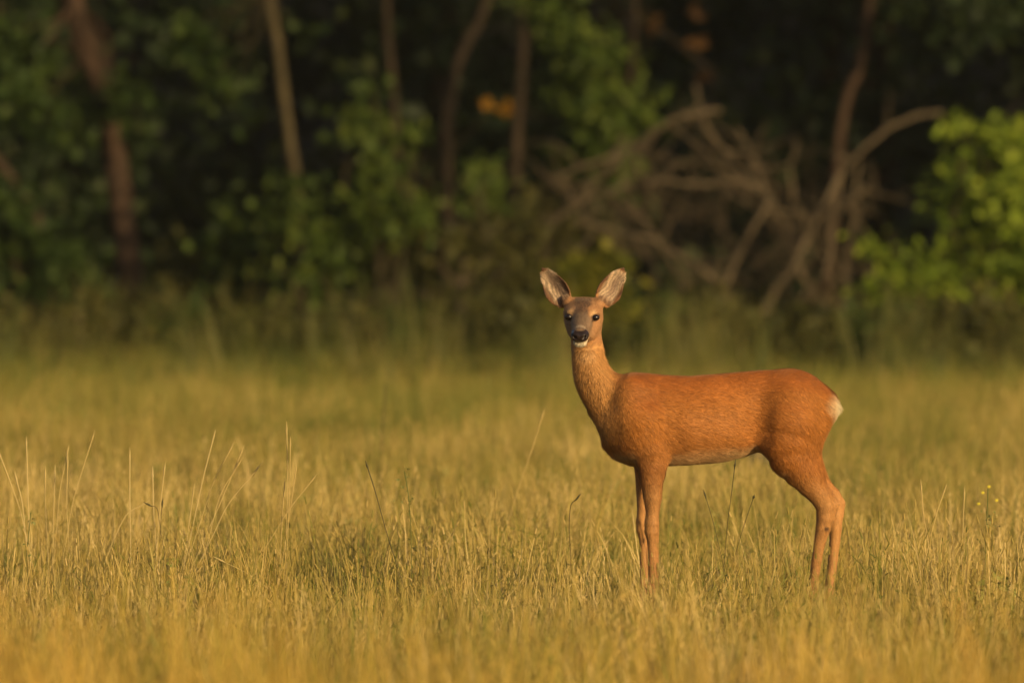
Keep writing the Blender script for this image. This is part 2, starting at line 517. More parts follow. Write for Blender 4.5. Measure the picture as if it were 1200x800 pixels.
# knee-high undergrowth where the forest meets the grass
low = [(-10, 'dark green undergrowth at the left photo corner of the forest edge'), (110, 'dark undergrowth at the foot of the thick reddish trunk'),
       (190, 'dark undergrowth below the low dim shrub'), (290, 'dark undergrowth below the small upright shrub'),
       (390, 'dark undergrowth in front of the round shrub'), (470, 'dark undergrowth at the foot of the tall narrow shrub'),
       (560, 'dark undergrowth at the foot of the tangled shrub'), (650, "dark undergrowth left of the deer's neck"),
       (750, "green undergrowth above the deer's shoulders"), (840, "dim undergrowth above the middle of the deer's back"),
       (930, "dark undergrowth above the deer's rump"), (1030, 'dark undergrowth left of the bright shrub'),
       (1120, 'dark undergrowth below the bright shrub'), (1210, 'dark undergrowth at the right photo edge')]
for k, (px, lab) in enumerate(low):
    dd = 74.6 + (k % 3) * 0.8 - (2.2 if px > 880 else 0)
    j = rng.uniform(-12, 12, 6)
    lo_ = 16 if px > 880 else 0
    shrub("undergrowth", lab, [(px + j[0] - 30, 385 + j[1], 34), (px + 25 + j[2], 378 + j[3], 38), (px + j[4], 404 + j[5], 34), (px + 42, 420 + lo_, 24), (px - 40, 422 + lo_, 24), (px + j[1], 430 + lo_, 24)],
          px, dd, 1500, 0.075, [M_leaf_brown, M_leaf_brown, M_leaf_mid][k % 3], group="undergrowth along the forest edge", cat="undergrowth", tone0=[0.75, 0.7, 0.9][k % 3])


def sprig(name, label, pts, blobs, d, mat, n, size=0.075):
    x, y, z = P(*pts[0], d)
    root = empty(name, (x, y, z), label, "twig", "twigs with orange leaves")
    w = [P(px, py, d) for px, py in pts]
    V, Fq = tube(w, [0.014, 0.01, 0.005], 6)
    np_mesh("branch", V, Fq, M_bark, parent=root)
    C = [P(px, py, d) for px, py, r in blobs]
    crown("foliage", root, C, [b[2] * d / F for b in blobs], n, size, mat, squash=0.7, spray=0.1)


sprig("orange_twig", "small twig of glowing orange leaves touching the straight trunk", [(645, 140), (615, 133), (570, 120)], [(562, 119, 5), (572, 121, 7), (584, 121, 8), (594, 128, 7), (606, 133, 5), (616, 136, 3)], 79.6, M_leaf_orange, 90, 0.05)
sprig("rusty_twig", "upper twig of rusty orange leaves near the top centre right", [(840, 90), (800, 55), (752, 20)], [(753, 24, 10), (770, 32, 8), (790, 46, 9), (815, 50, 9)], 80.0, M_leaf_rust, 60)
sprig("faded_twig", "faint twig of faded orange leaves above the dead arching branch", [(835, 130), (832, 110), (826, 88)], [(828, 90, 9), (815, 20, 8)], 80.4, M_leaf_rust, 30)

# ------------------------------------------------------------------ the dead fallen tree at the right
dead = empty("dead_tree", P(900, 438, 77.5)[:2] + (0,), "grey dead fallen tree with bare arching limbs spread out from one hub", "dead tree")
DL = [([(905, 240), (872, 215), (820, 214), (770, 213), (735, 217), (700, 228), (675, 242), (652, 256)], 7, 3, 0.1),
      ([(902, 238), (872, 207), (846, 175), (824, 138), (815, 100)], 5, 3, 0.2),
      ([(845, 130), (800, 136), (776, 149), (750, 168), (720, 182), (690, 192), (660, 205), (645, 215)], 6, 3.5, 0.0),
      ([(740, 172), (718, 194), (700, 216), (672, 240)], 4, 2, 0.0),
      ([(905, 232), (886, 260), (870, 290), (855, 325), (842, 360), (834, 400), (831, 440)], 6, 7, -0.1),
      ([(1105, 132), (1070, 138), (1040, 150), (1010, 176), (985, 205), (965, 240), (948, 276), (930, 310), (905, 345), (888, 385), (880, 440)], 5, 8, 0.0),
      ([(905, 240), (925, 280), (940, 320), (960, 365), (975, 420)], 6, 6, 0.2),
      ([(985, 206), (976, 250), (973, 300), (958, 335), (940, 370)], 5, 4, 0.1),
      ([(1006, 195), (1001, 250), (992, 300), (985, 370)], 4.5, 5.5, 0.3),
      ([(672, 256), (720, 272), (760, 280), (800, 304), (842, 332), (870, 370)], 4, 6, -0.1),
      ([(735, 230), (755, 260), (772, 285), (800, 330)], 3, 3.5, 0.2),
      ([(862, 150), (880, 180), (893, 212), (905, 240)], 3.5, 4.5, 0.3),
      ([(842, 300), (802, 335), (770, 365), (740, 400)], 4, 3, 0.2),
      ([(950, 275), (935, 240), (925, 200), (935, 165)], 5, 2, 0.3),
      ([(905, 245), (950, 250), (985, 240), (1020, 215)], 5, 3, 0.25),
      ([(760, 205), (800, 190), (850, 200), (890, 230)], 3, 4, 0.4),
      ([(870, 380), (930, 372), (990, 380), (1050, 378)], 4, 2.5, 0.1),
      ([(540, 440), (541, 390), (540, 340), (545, 300)], 6, 4, -0.3)]
for pts, r0, r1, dy in DL[:-1]:
    w = [np.array(P(px, py, 77.6 + dy)) + np.array([0, rng.uniform(-0.06, 0.06), 0]) for px, py in pts]
    s = 77.6 / F
    w2 = catmull(w, len(w) * 3); w2[1:-1] += rng.standard_normal((len(w2) - 2, 3)) * 0.006
    V, Fq = tube(w2, [r0 * s * 0.52, r1 * s * 0.52], 8, 0.12, n=len(w2) * 2)
    pr = [(V, Fq)]
    for _ in range(8):
        c = catmull(w, 30)[rng.integers(2, 29)]
        q = c + np.array([rng.uniform(-0.55, 0.55), rng.uniform(-0.3, 0.3), rng.uniform(-0.75, 0.35)])
        m_ = (c + q) / 2 + rng.standard_normal(3) * 0.06
        pr.append(tube([c, m_, q], [0.008, 0.006, 0.002], 4))
        pr.append(tube([m_, m_ + (q - c)[[2, 1, 0]] * 0.3, m_ + (q - c)[[2, 1, 0]] * 0.5 + rng.standard_normal(3) * 0.05], [0.005, 0.004, 0.002], 4))
    V, Fq = join(pr)
    np_mesh("branch", V, Fq, M_bark_grey, parent=dead)
st = empty("snag", P(541, 440, 77.2)[:2] + (0,), "dim upright dead snag in the undergrowth left of the deer", "dead tree")
w = [np.array(P(px, py, 77.2)) for px, py in DL[-1][0]]
V, Fq = join([tube(w, [0.036, 0.02], 8, 0.06)] + twig_parts(w[2], [P(500, 270, 77.2), P(590, 260, 77.2), P(560, 230, 77.0), P(600, 320, 77.0), P(480, 340, 77.3)], 0.012, 0.08, 4))
np_mesh("trunk", V, Fq, M_bark_grey, parent=st)
# twig tangle: nobody could count it
pr = []
for _ in range(160):
    px = rng.uniform(250, 1080); py = rng.uniform(225, 430)
    if px < 450 and py < 330: continue
    a = np.array(P(px, py, 77.3 + rng.uniform(0, 1.6)))
    L = rng.uniform(0.15, 0.6); th = rng.uniform(0, math.pi)
    q = a + np.array([math.cos(th) * L, rng.uniform(-0.2, 0.2), math.sin(th) * L])
    m = (a + q) / 2 + rng.standard_normal(3) * 0.05
    pr.append(tube([a, m, q], [0.007, 0.005, 0.002], 4, n=6))
V, Fq = join(pr)
tag(np_mesh("brushwood", V, Fq, M_twig), "tangle of thin bare twigs in the undergrowth", "brushwood", None, 'stuff')

# ------------------------------------------------------------------ deeper forest
def forest_tree(x, y, h, r, label, mat, seed_c=None):
    root = empty("forest_tree", (x, y, float(ground_z(np.array(x), np.array(y)))), label, "tree", "trees deeper in the forest")
    zb = root.location.z
    lean = rng.uniform(-0.5, 0.5)
    p = [(x, y, zb - 0.1), (x + lean * 0.3, y, zb + h * 0.35), (x + lean * 0.8, y, zb + h * 0.7), (x + lean, y, zb + h)]
    C = [(x + lean + rng.uniform(-2, 2), y + rng.uniform(-2, 2), zb + rng.uniform(0.36, 1.05) * h) for _ in range(12)]
    pr = [tube(p, [r * 1.2, r, r * 0.8, r * 0.3], 9, 0.05, n=20)] + twig_parts(p[2], C, r * 0.35, 0.05, 1, 5)
    V, Fq = join(pr)
    np_mesh("trunk", V, Fq, mat, parent=root)
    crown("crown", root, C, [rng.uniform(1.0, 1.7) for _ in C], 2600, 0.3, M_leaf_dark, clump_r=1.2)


def copy_tree(root, loc, label=None):
    r = root.copy(); COL.objects.link(r); r.location = loc; r.rotation_euler = (0, 0, rng.uniform(0, 6.28))
    if label: r['label'] = label
    for ch in list(root.children):
        c = ch.copy(); COL.objects.link(c); c.parent = r
    return r


ft = [(-5.4, 86, "dark tree nearest behind the edge, past the left photo edge"), (-6.0, 90, "dark tree second behind the edge, past the left photo edge"),
      (5.6, 87, "dark tree nearest behind the edge, past the right photo edge"), (6.8, 90, "dark tree second behind the edge, past the right photo edge")]
protos = []
for x, y, lab in ft:
    forest_tree(x, y, rng.uniform(9, 12), 0.09, lab, M_bark)
    protos.append(COL.objects[-1].parent if COL.objects[-1].parent else None)
protos = [o for o in COL.objects if o.name.startswith("forest_tree")]
spots = []
for gx in np.arange(-34, 42, 4.2):
    for gy in (91, 94, 98):
        spots.append((gx + rng.uniform(-1.3, 1.3), gy + rng.uniform(-1.3, 1.3)))
for gx in np.arange(8, 46, 4.0):           # the wood's edge goes on to the right, coming a little nearer
    spots.append((gx + 1, 78 - 0.12 * (gx - 8) + rng.uniform(-1, 1)))
    spots.append((gx + 1, 82.5 + rng.uniform(-1, 1)))
for gx, gy in ((10.5, 76), (13.5, 73), (17, 69.5), (20.5, 66), (24, 63), (28, 59)):
    spots.append((gx, gy))                   # unseen trees added right of the frame to shade the deep wood
for gx in np.arange(-36, -7, 4.0):
    spots.append((gx, 80 + rng.uniform(-1, 1)))
for k, (x, y) in enumerate(spots):
    copy_tree(protos[k % len(protos)], (x, y, float(ground_z(np.array(x), np.array(y)))), "dark tree in the deeper forest rows, or one added out of view for shade")

# the far wood: one dark mass of leaves, uncountable
C = []; R = []
for _ in range(600):
    x = rng.uniform(-12, 12); y = rng.uniform(84, 101)
    z = abs(rng.normal(0, 2.2)) + 0.1
    C.append((x, y, z + float(ground_z(np.array(x), np.array(y))))); R.append(rng.uniform(0.35, 0.9))
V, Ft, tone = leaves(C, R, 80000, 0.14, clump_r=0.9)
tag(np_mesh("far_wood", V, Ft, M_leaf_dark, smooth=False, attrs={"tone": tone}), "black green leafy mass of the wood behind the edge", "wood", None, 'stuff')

#<<GRASS>>
# ------------------------------------------------------------------ grass tufts (instanced: uncountable)
def blade_set(n, rad, hmin, hmax, wid, lean, head=0.2, tone=(0.5, 0.3), seg=4):
    """mesh arrays of n blades; some carry a seed head"""
    Vs, Fs, Ts, off = [], [], [], 0
    for _ in range(n):
        a = rng.uniform(0, 2 * math.pi); rr = rad * math.sqrt(rng.random())
        b = np.array([math.cos(a) * rr, math.sin(a) * rr, -0.01])
        h = rng.uniform(hmin, hmax) * (0.65 + 0.35 * rng.random())
        la = rng.uniform(0, 2 * math.pi); ln = lean * abs(rng.normal(0.6, 0.5)) * h
        dirv = np.array([math.cos(la), math.sin(la), 0])
        fa = rng.uniform(-0.9, 0.9)
        side = np.array([math.cos(fa), math.sin(fa), 0])
        w = wid * rng.uniform(0.6, 1.3)
        is_head = rng.random() < head
        t = np.linspace(0, 1, seg + 1)
        c = b + np.outer(t, [0, 0, h]) + np.outer(t ** 2.2, dirv * ln) - np.outer(t ** 3, [0, 0, 0.25 * ln])
        if is_head:
            ww = np.full(seg + 1, w * 0.42)
        else:
            ww = w * (1 - t ** 1.5) * 0.9 + w * 0.06
        V = np.empty((2 * (seg + 1), 3)); V[0::2] = c - side * ww[:, None] / 2; V[1::2] = c + side * ww[:, None] / 2
        k = np.arange(seg)[:, None] * 2
        Fq = (k + np.array([[0, 1, 3, 2]])) + off
        tn = np.clip(rng.normal(*tone), 0, 1)
        Vs.append(V); Fs.append(Fq); Ts.append(np.full(len(V), tn)); off += len(V)
        if is_head:
            # seed head: slim 4 sided spindle of spikelets at the tip
            top = c[-1]; dr = c[-1] - c[-2]; dr /= np.linalg.norm(dr)
            hl = rng.uniform(0.025, 0.055); hw = rng.uniform(0.0014, 0.0026)
            o1 = np.cross(dr, [0, 1, 0.1]); o1 /= np.linalg.norm(o1); o2 = np.cross(dr, o1)
            Vh = [top]
            for tt, ws in ((0.3, 1.0), (0.7, 0.8)):
                for o in (o1, o2, -o1, -o2):
                    Vh.append(top + dr * hl * tt + o * hw * ws)
            Vh.append(top + dr * hl)
            Vh = np.array(Vh)
            fq = []
            for q in range(4):
                q2 = (q + 1) % 4
                fq.append([0, 1 + q, 1 + q2, 1 + q2]); fq.append([1 + q, 5 + q, 5 + q2, 1 + q2]); fq.append([5 + q, 9, 9, 5 + q2])
            fq = [f for f in fq]
            quads = np.array([f for f in fq if len(set(f)) == 4]) + off
            Vs.append(Vh); Fs.append(quads); Ts.append(np.full(len(Vh), min(1, tn + 0.12)))
            off += len(Vh)
    return np.vstack(Vs), np.vstack(Fs), np.concatenate(Ts)


def tuft_collection(name, specs, mat):
    c = bpy.data.collections.new(name)
    for i, sp in enumerate(specs):
        V, Fq, T = blade_set(**sp)
        o = np_mesh("tuft", V, Fq, mat, smooth=True, attrs={"tone": T}, link=False)
        c.objects.link(o)
    return c


def scatter(name, label, pts, scl, col, cat="grass"):
    me = bpy.data.meshes.new(name)
    me.vertices.add(len(pts)); me.vertices.foreach_set("co", np.asarray(pts, dtype=np.float32).ravel())
    a = me.attributes.new("scl", 'FLOAT', 'POINT'); a.data.foreach_set("value", np.asarray(scl, dtype=np.float32))
    o = bpy.data.objects.new(name, me); COL.objects.link(o)
    tag(o, label, cat, None, 'stuff')
    ng = bpy.data.node_groups.new(name + "_scatter", 'GeometryNodeTree')
    ng.interface.new_socket("Geometry", in_out='INPUT', socket_type='NodeSocketGeometry')
    ng.interface.new_socket("Geometry", in_out='OUTPUT', socket_type='NodeSocketGeometry')
    N = ng.nodes; L = ng.links
    gi = N.new("NodeGroupInput"); go = N.new("NodeGroupOutput")
    iop = N.new("GeometryNodeInstanceOnPoints")
    ci = N.new("GeometryNodeCollectionInfo"); ci.inputs["Collection"].default_value = col
    ci.inputs["Separate Children"].default_value = True; ci.inputs["Reset Children"].default_value = True
    rv = N.new("FunctionNodeRandomValue"); rv.data_type = 'FLOAT_VECTOR'
    rv.inputs[0].default_value = (-0.22, -0.22, 0.0); rv.inputs[1].default_value = (0.22, 0.22, 6.283)
    at = N.new("GeometryNodeInputNamedAttribute"); at.data_type = 'FLOAT'; at.inputs[0].default_value = "scl"
    L.new(gi.outputs[0], iop.inputs["Points"]); L.new(ci.outputs[0], iop.inputs["Instance"])
    iop.inputs["Pick Instance"].default_value = True
    L.new(rv.outputs[0], iop.inputs["Rotation"])
    L.new(at.outputs[0], iop.inputs["Scale"])
    L.new(iop.outputs[0], go.inputs[0])
    md = o.modifiers.new("scatter", 'NODES'); md.node_group = ng
    return o


def field_pts(y0, y1, dens, margin=2.2):
    out = []
    y = y0
    while y < y1:
        hw = 0.0455 * y + margin
        n = rng.poisson(dens * 2 * hw * 1.0)
        out.append(np.stack([rng.uniform(-hw, hw, n), rng.uniform(y, y + 1.0, n)], 1))
        y += 1.0
    p = np.vstack(out)
    return np.column_stack([p, ground_z(p[:, 0], p[:, 1])])


short = tuft_collection("meadow_tufts", [
    dict(n=46, rad=0.13, hmin=0.08, hmax=0.19, wid=0.0068, lean=0.6, head=0.18, tone=(0.55, 0.3)),
    dict(n=46, rad=0.13, hmin=0.08, hmax=0.22, wid=0.0062, lean=0.45, head=0.35, tone=(0.65, 0.28)),
    dict(n=46, rad=0.12, hmin=0.06, hmax=0.15, wid=0.0075, lean=0.8, head=0.05, tone=(0.35, 0.28)),
    dict(n=40, rad=0.14, hmin=0.1, hmax=0.26, wid=0.0055, lean=0.35, head=0.5, tone=(0.75, 0.22)),
    dict(n=50, rad=0.12, hmin=0.03, hmax=0.11, wid=0.006, lean=1.2, head=0.0, tone=(0.5, 0.35)),
    dict(n=26, rad=0.16, hmin=0.16, hmax=0.34, wid=0.0048, lean=0.3, head=0.6, tone=(0.85, 0.18)),
], M_grass)
pts = field_pts(25, 77, 34)
pts = pts[pts[:, 1] < 74.6 + 1.3 * np.sin(pts[:, 0] * 1.9 + 1) + 0.9 * np.sin(pts[:, 0] * 4.7)]
pn = np.sin(pts[:, 0] * 2.1 + pts[:, 1] * 0.6) * np.sin(pts[:, 1] * 1.1 - pts[:, 0]) * 0.2
pn += 0.14 * np.sin(pts[:, 0] * 7.3 + 2 * np.sin(pts[:, 1] * 2.3)) * np.sin(pts[:, 1] * 3.7 + pts[:, 0] * 2)
scl = (0.62 + 0.5 * rng.random(len(pts)) + pn)
scl *= 1 - 0.06 * np.exp(-((pts[:, 1] - 31.5) / 1.6) ** 2)
scatter("meadow_grass", "straw and green meadow grass with small seed heads covering the field", pts, scl, short)

near = tuft_collection("near_tufts", [
    dict(n=34, rad=0.14, hmin=0.25, hmax=0.46, wid=0.006, lean=0.35, head=0.3, tone=(0.65, 0.25), seg=5),
    dict(n=30, rad=0.14, hmin=0.2, hmax=0.42, wid=0.007, lean=0.5, head=0.4, tone=(0.7, 0.25), seg=5),
    dict(n=26, rad=0.12, hmin=0.2, hmax=0.5, wid=0.006, lean=0.3, head=0.5, tone=(0.5, 0.25), seg=5)], M_grass_fore)
pts = field_pts(17, 29, 14)
pts = pts[rng.random(len(pts)) < np.clip((28.5 - pts[:, 1]) / 6, 0, 1)]
scatter("foreground_grass", "tall orange dry grass blurred along the bottom of the photo", pts, 0.7 + 0.35 * rng.random(len(pts)), near)

vn = tuft_collection("very_near_tufts", [
    dict(n=22, rad=0.16, hmin=0.5, hmax=0.78, wid=0.007, lean=0.25, head=0.35, tone=(0.8, 0.2), seg=5),
    dict(n=20, rad=0.16, hmin=0.45, hmax=0.7, wid=0.007, lean=0.35, head=0.35, tone=(0.7, 0.2), seg=5)], M_grass_near)
pts = field_pts(13, 17.5, 12, 1.2)
keep = rng.random(len(pts)) < np.clip(0.14 + 0.3 * np.abs(pts[:, 0] - 0.05) + 1.0 * np.clip(-pts[:, 0] * 2, 0, 1), 0, 1)
pts = pts[keep]
scatter("nearest_grass", "out of focus tall orange grass rising at the bottom photo edge", pts, 0.96 + 0.3 * rng.random(len(pts)), vn)

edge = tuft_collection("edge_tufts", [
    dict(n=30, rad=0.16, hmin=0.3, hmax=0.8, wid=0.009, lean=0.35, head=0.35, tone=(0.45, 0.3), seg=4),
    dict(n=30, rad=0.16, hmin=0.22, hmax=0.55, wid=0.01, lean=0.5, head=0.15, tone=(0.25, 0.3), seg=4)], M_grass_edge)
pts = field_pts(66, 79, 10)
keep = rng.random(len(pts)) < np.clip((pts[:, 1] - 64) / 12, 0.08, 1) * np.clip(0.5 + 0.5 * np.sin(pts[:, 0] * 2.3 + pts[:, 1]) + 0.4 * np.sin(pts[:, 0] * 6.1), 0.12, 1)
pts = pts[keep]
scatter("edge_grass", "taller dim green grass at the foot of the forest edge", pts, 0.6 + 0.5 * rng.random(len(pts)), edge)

M_weed_mix = grass_mat("meadow_weeds", [(0.15, 0.18, 0.035), (0.23, 0.25, 0.05)], [(0.3, 0.3, 0.07), (0.38, 0.34, 0.1), (0.45, 0.38, 0.14)], -0.1)


def weed_collection():
    c = bpy.data.collections.new("weed_tufts")
    for i in range(3):
        Vs, Ft_, tt = [], [], []
        off_ = 0
        for _ in range(3):
            b = np.array([rng.uniform(-.06, .06), rng.uniform(-.06, .06), 0]); h = rng.uniform(0.1, 0.24)
            w = catmull([b, b + [rng.uniform(-.02, .02), 0, h * .5], b + [rng.uniform(-.05, .05), rng.uniform(-.04, .04), h]], 9)
            V_, F_ = tube(w[::4], [0.0014, 0.0007], 3, n=4)
            Vs.append(V_); Ft_.append(np.vstack([F_[:, [0, 1, 2]], F_[:, [0, 2, 3]]]) + off_); tt.append(np.full(len(V_), .4)); off_ += len(V_)
            V_, F_, t_ = leaves(w[2:], np.full(7, .02), 40, [0.022, 0.012, 0.03][i], clump=4, spray=0.03, tone0=0.6)
            Vs.append(V_); Ft_.append(F_ + off_); tt.append(t_); off_ += len(V_)
        o = np_mesh("tuft", np.vstack(Vs), np.vstack(Ft_), M_weed_mix, smooth=False, attrs={"tone": np.concatenate(tt)}, link=False)
        c.objects.link(o)
    return c


pts = field_pts(27, 60, 0.4)
scatter("meadow_weeds", "small leafy green weeds growing among the meadow grass", pts, 0.5 + 0.4 * rng.random(len(pts)), weed_collection(), "weeds")

#<<WEEDS>>
# ------------------------------------------------------------------ single stems and weeds standing out of the grass
def stem_px(root, name, pts, d, r, mat, head=None, tone=0.6):
    w = [np.array(P(px, py, d)) for px, py in pts]
    V, Fq = tube(w, [r, r * 0.5], 5, n=len(w) * 5)
    n_ = len(V)
    Fa = [Fq]
    Vs = [V]
    if head:
        hl, hw = head
        dr = w[0] - w[1]; dr /= np.linalg.norm(dr)
        hv, hf = tube([w[0] - dr * hl * 0.3, w[0] + dr * hl * 0.3, w[0] + dr * hl], [hw * 0.5, hw, hw * 0.2], 6, 0.2, n=9)
        Vs.append(hv); Fa.append(hf + n_)
    V = np.vstack(Vs); Fq = np.vstack(Fa)
    return np_mesh(name, V, Fq, mat, attrs={"tone": np.full(len(V), tone)}, parent=root)


def clump(label, stems, d, mat=M_straw, cat="tall grass", group="tall dry grass stems in the meadow", name="grass_clump", r=0.0017, head=(0.035, 0.0024)):
    bx = sum(s[-1][0] for s in stems) / len(stems)
    x, y, _ = P(bx, 700, d)
    root = empty(name, (x, y, 0), label, cat, group)
    for s in stems:
        s = list(s)
        gy = HOR + F * CAMH / d + 4
        dx = (s[-1][0] - s[-2][0]) / max(1, (s[-1][1] - s[-2][1]))
        s.append((s[-1][0] + dx * (gy - s[-1][1]), gy))
        # path runs tip to base
        stem_px(root, "stem", s, d + rng.uniform(-0.06, 0.06), r, mat, head, rng.uniform(0.5, 1))
    return root


clump("cluster of five tall pale stems leaning right, left of centre", [[(249, 517), (238, 560), (225, 620)], [(268, 530), (250, 565), (232, 620)], [(281, 534), (262, 580), (240, 630)], [(299, 552), (268, 590), (248, 630)], [(226, 580), (222, 610), (218, 640)], [(277, 548), (258, 580), (246, 625)]], 33.6)
clump("upright tall pale stems with one bent right, right of the leaning cluster", [[(336, 508), (337, 560), (335, 630)], [(340, 525), (339, 575), (337, 630)], [(363, 566), (340, 595), (318, 630)], [(346, 555), (341, 590), (335, 630)], [(333, 575), (331, 600), (329, 640)]], 33.4)
clump("three thin pale stems standing at the left photo edge", [[(1, 536), (12, 565), (24, 600), (33, 640)], [(31, 525), (32, 560), (34, 620)], [(20, 565), (26, 590), (30, 630)], [(53, 560), (53, 590), (55, 630)]], 33.8)
clump("long pale stem leaning right over shorter ones near the left edge", [[(107, 517), (96, 552), (85, 590), (76, 640)], [(78, 535), (70, 575), (66, 620)], [(64, 558), (63, 590), (62, 630)], [(79, 545), (78, 590), (80, 630)]], 34.0)
clump("two straight stems with a bent one between the left clusters", [[(152, 538), (152, 580), (153, 640)], [(192, 556), (188, 590), (184, 640)], [(179, 560), (180, 600), (183, 640)], [(164, 593), (148, 603), (134, 630), (126, 650)]], 33.5)
clump("single long pale stem leaning right in the middle distance", [[(634, 492), (622, 530), (608, 570), (596, 610)]], 36.0)
clump("pale bent stem lying low across the grass left of centre", [[(262, 658), (290, 672), (326, 698)]], 32.6)
clump("short pale stem standing left of the yellow flower", [[(1105, 580), (1098, 600), (1093, 620)]], 33.2)
clump("pair of pale spikes right of the deer's hind legs", [[(1080, 575), (1082, 600), (1086, 625)], [(1130, 584), (1129, 605), (1128, 630)]], 33.4)

W = dict(mat=M_weed_dark, cat="weed", group="dark weed stems in the meadow", name="weed", head=(0.022, 0.003))
clump("dark green weed stem leaning left, left of centre", [[(431, 548), (441, 580), (452, 620), (466, 665)]], 32.4, r=0.0018, **W)
clump("blurred dark weed stem far back in the field, left of centre", [[(452, 455), (449, 490), (447, 530)]], 44.0, r=0.003, **W)
clump("small dark weed with a hooked tip left of the deer's front legs", [[(675, 585), (669, 592), (667, 615), (668, 640)]], 32.5, r=0.0013, **W)
clump("tall dark plantain stem right under the deer's belly", [[(861, 547), (857, 580), (853, 610), (850, 645)]], 32.2, r=0.0013, **W)
clump("shorter dark stem leaning left under the deer's belly", [[(827, 582), (834, 605), (841, 632), (845, 650)]], 32.25, r=0.0011, **W)
clump("dark stem with a round head leaning right under the deer's belly", [[(883, 583), (876, 603), (868, 628), (863, 645)]], 32.15, mat=M_weed_dark, cat="weed", group="dark weed stems in the meadow", name="weed", head=(0.009, 0.004), r=0.0011)
clump("small weed with dark drooping heads near the left clusters", [[(176, 592), (184, 596), (188, 620)], [(190, 592), (189, 600), (188, 620)]], 33.3, r=0.0011, **W)


def leafy_weed(label, pts, d, mat, nleaf, lsize, flowers=None):
    x, y, _ = P(pts[-1][0], 700, d)
    root = empty("weed", (x, y, 0), label, "weed", "leafy weeds in the meadow")
    gy = HOR + F * CAMH / d
    s = list(pts) + [(pts[-1][0], gy)]
    stem_px(root, "stem", s, d, 0.0016, mat, None, 0.3)
    w = catmull([P(px, py, d) for px, py in pts], 30)
    C = w[rng.integers(0, 30, 14)] + rng.standard_normal((14, 3)) * 0.012
    crown("foliage", root, C, np.full(14, 0.02), nleaf, lsize, mat, clump=4, tone0=0.7, spray=0.02)
    if flowers:
        for fx, fy in flowers:
            c = np.array(P(fx, fy, d - 0.02))
            n = 9; ang = np.linspace(0, 2 * math.pi, n, endpoint=False)
            V = [c + np.array([0, -0.003, 0.002])]
            for a in ang:
                for rr_, da in ((0.003, -0.3), (0.0075, 0.0), (0.003, 0.3)):
                    V.append(c + np.array([math.cos(a + da) * rr_, -0.001, math.sin(a + da) * rr_ * 0.8]))
            Fq = [[0, 1 + 3 * k, 2 + 3 * k, 3 + 3 * k] for k in range(n)]
            np_mesh("flower", np.array(V), np.array(Fq), M_flower, attrs={"tone": np.full(len(V), 0.7)}, parent=root)


M_flower = leaf_mat("yellow_flower", (0.5, 0.35, 0.02), (0.75, 0.6, 0.03), (0.85, 0.75, 0.1), 0.2)
leafy_weed("small weed with yellow flowers near the right photo edge", [(1158, 572), (1157, 600), (1155, 640)], 32.8, M_weed_green, 60, 0.008, [(1159, 570), (1152, 577), (1168, 586), (1147, 590)])
leafy_weed("light green leafy weed standing left of centre", [(474, 552), (479, 585), (482, 640)], 33.0, M_weed_green, 80, 0.008)
leafy_weed("faint thin weed with tiny pale leaves in front of the far left stems", [(36, 600), (33, 630), (30, 660)], 33.2, M_weed_green, 30, 0.01)

# the grey stone in the grass behind the belly
def stone():
    d = 48.5
    x, y, z = P(890, 552, d)
    n, m = 14, 9
    V = []
    for i in range(m):
        ph = math.pi * i / (m - 1)
        for j in range(n):
            th = 2 * math.pi * j / n
            k = 1 + 0.13 * math.sin(3 * th + 1) * math.sin(ph) + 0.08 * rng.standard_normal() * math.sin(ph)
            V.append((x + 0.065 * k * math.sin(ph) * math.cos(th), y + 0.05 * k * math.sin(ph) * math.sin(th), 0.12 + 0.075 * k * math.cos(ph) + 0.0))
    V = np.array(V)
    Fq = [[i * n + j, i * n + (j + 1) % n, (i + 1) * n + (j + 1) % n, (i + 1) * n + j] for i in range(m - 1) for j in range(n)]
    V[:, 2] -= 0.05
    o = np_mesh("stone", V, np.array(Fq), bark_mat("grey_stone", (0.07, 0.055, 0.05), (0.14, 0.11, 0.10), 30))
    tag(o, "blurred grey stone in the grass behind the deer's belly", "stone")


stone()

# thin haze volume added to lift the dark parts of the wood
hv = np.array([(x, y, z) for x in (-48, 52) for y in (-6, 112) for z in (-1.2, 14.5)], float)
hq = np.array([(0, 1, 3, 2), (4, 6, 7, 5), (0, 4, 5, 1), (2, 3, 7, 6), (0, 2, 6, 4), (1, 5, 7, 3)])
m, nt, out = new_mat("haze")
pv = nt.nodes.new("ShaderNodeVolumePrincipled")
pv.inputs["Color"].default_value = (0.95, 0.95, 0.9, 1)
pv.inputs["Density"].default_value = HAZE
pv.inputs["Anisotropy"].default_value = 0.0
nt.links.new(pv.outputs[0], out.inputs["Volume"])
tag(np_mesh("haze", hv, hq, m, smooth=False), "thin haze added over the meadow to lift the dark forest edge", "haze", None, 'stuff')

#<<DEER>>
# ------------------------------------------------------------------ the roe deer: one implicit surface, meshed
K = 1.0 / (F / DD)        # metres per photo pixel at the deer
FOOT = HOR + F * CAMH / DD


def dx(px): return (px - 600.0) * K
def dz(py): return (FOOT - py) * K


H = 0.003
gx0, gx1 = dx(628), dx(998)
gy0, gy1 = -0.235, 0.15
gz0, gz1 = -0.012, dz(308)
xs = np.arange(gx0, gx1, H, dtype=np.float32)
ys = np.arange(gy0, gy1, H, dtype=np.float32)
zs = np.arange(gz0, gz1, H, dtype=np.float32)
G = np.full((len(xs), len(ys), len(zs)), 0.2, dtype=np.float32)


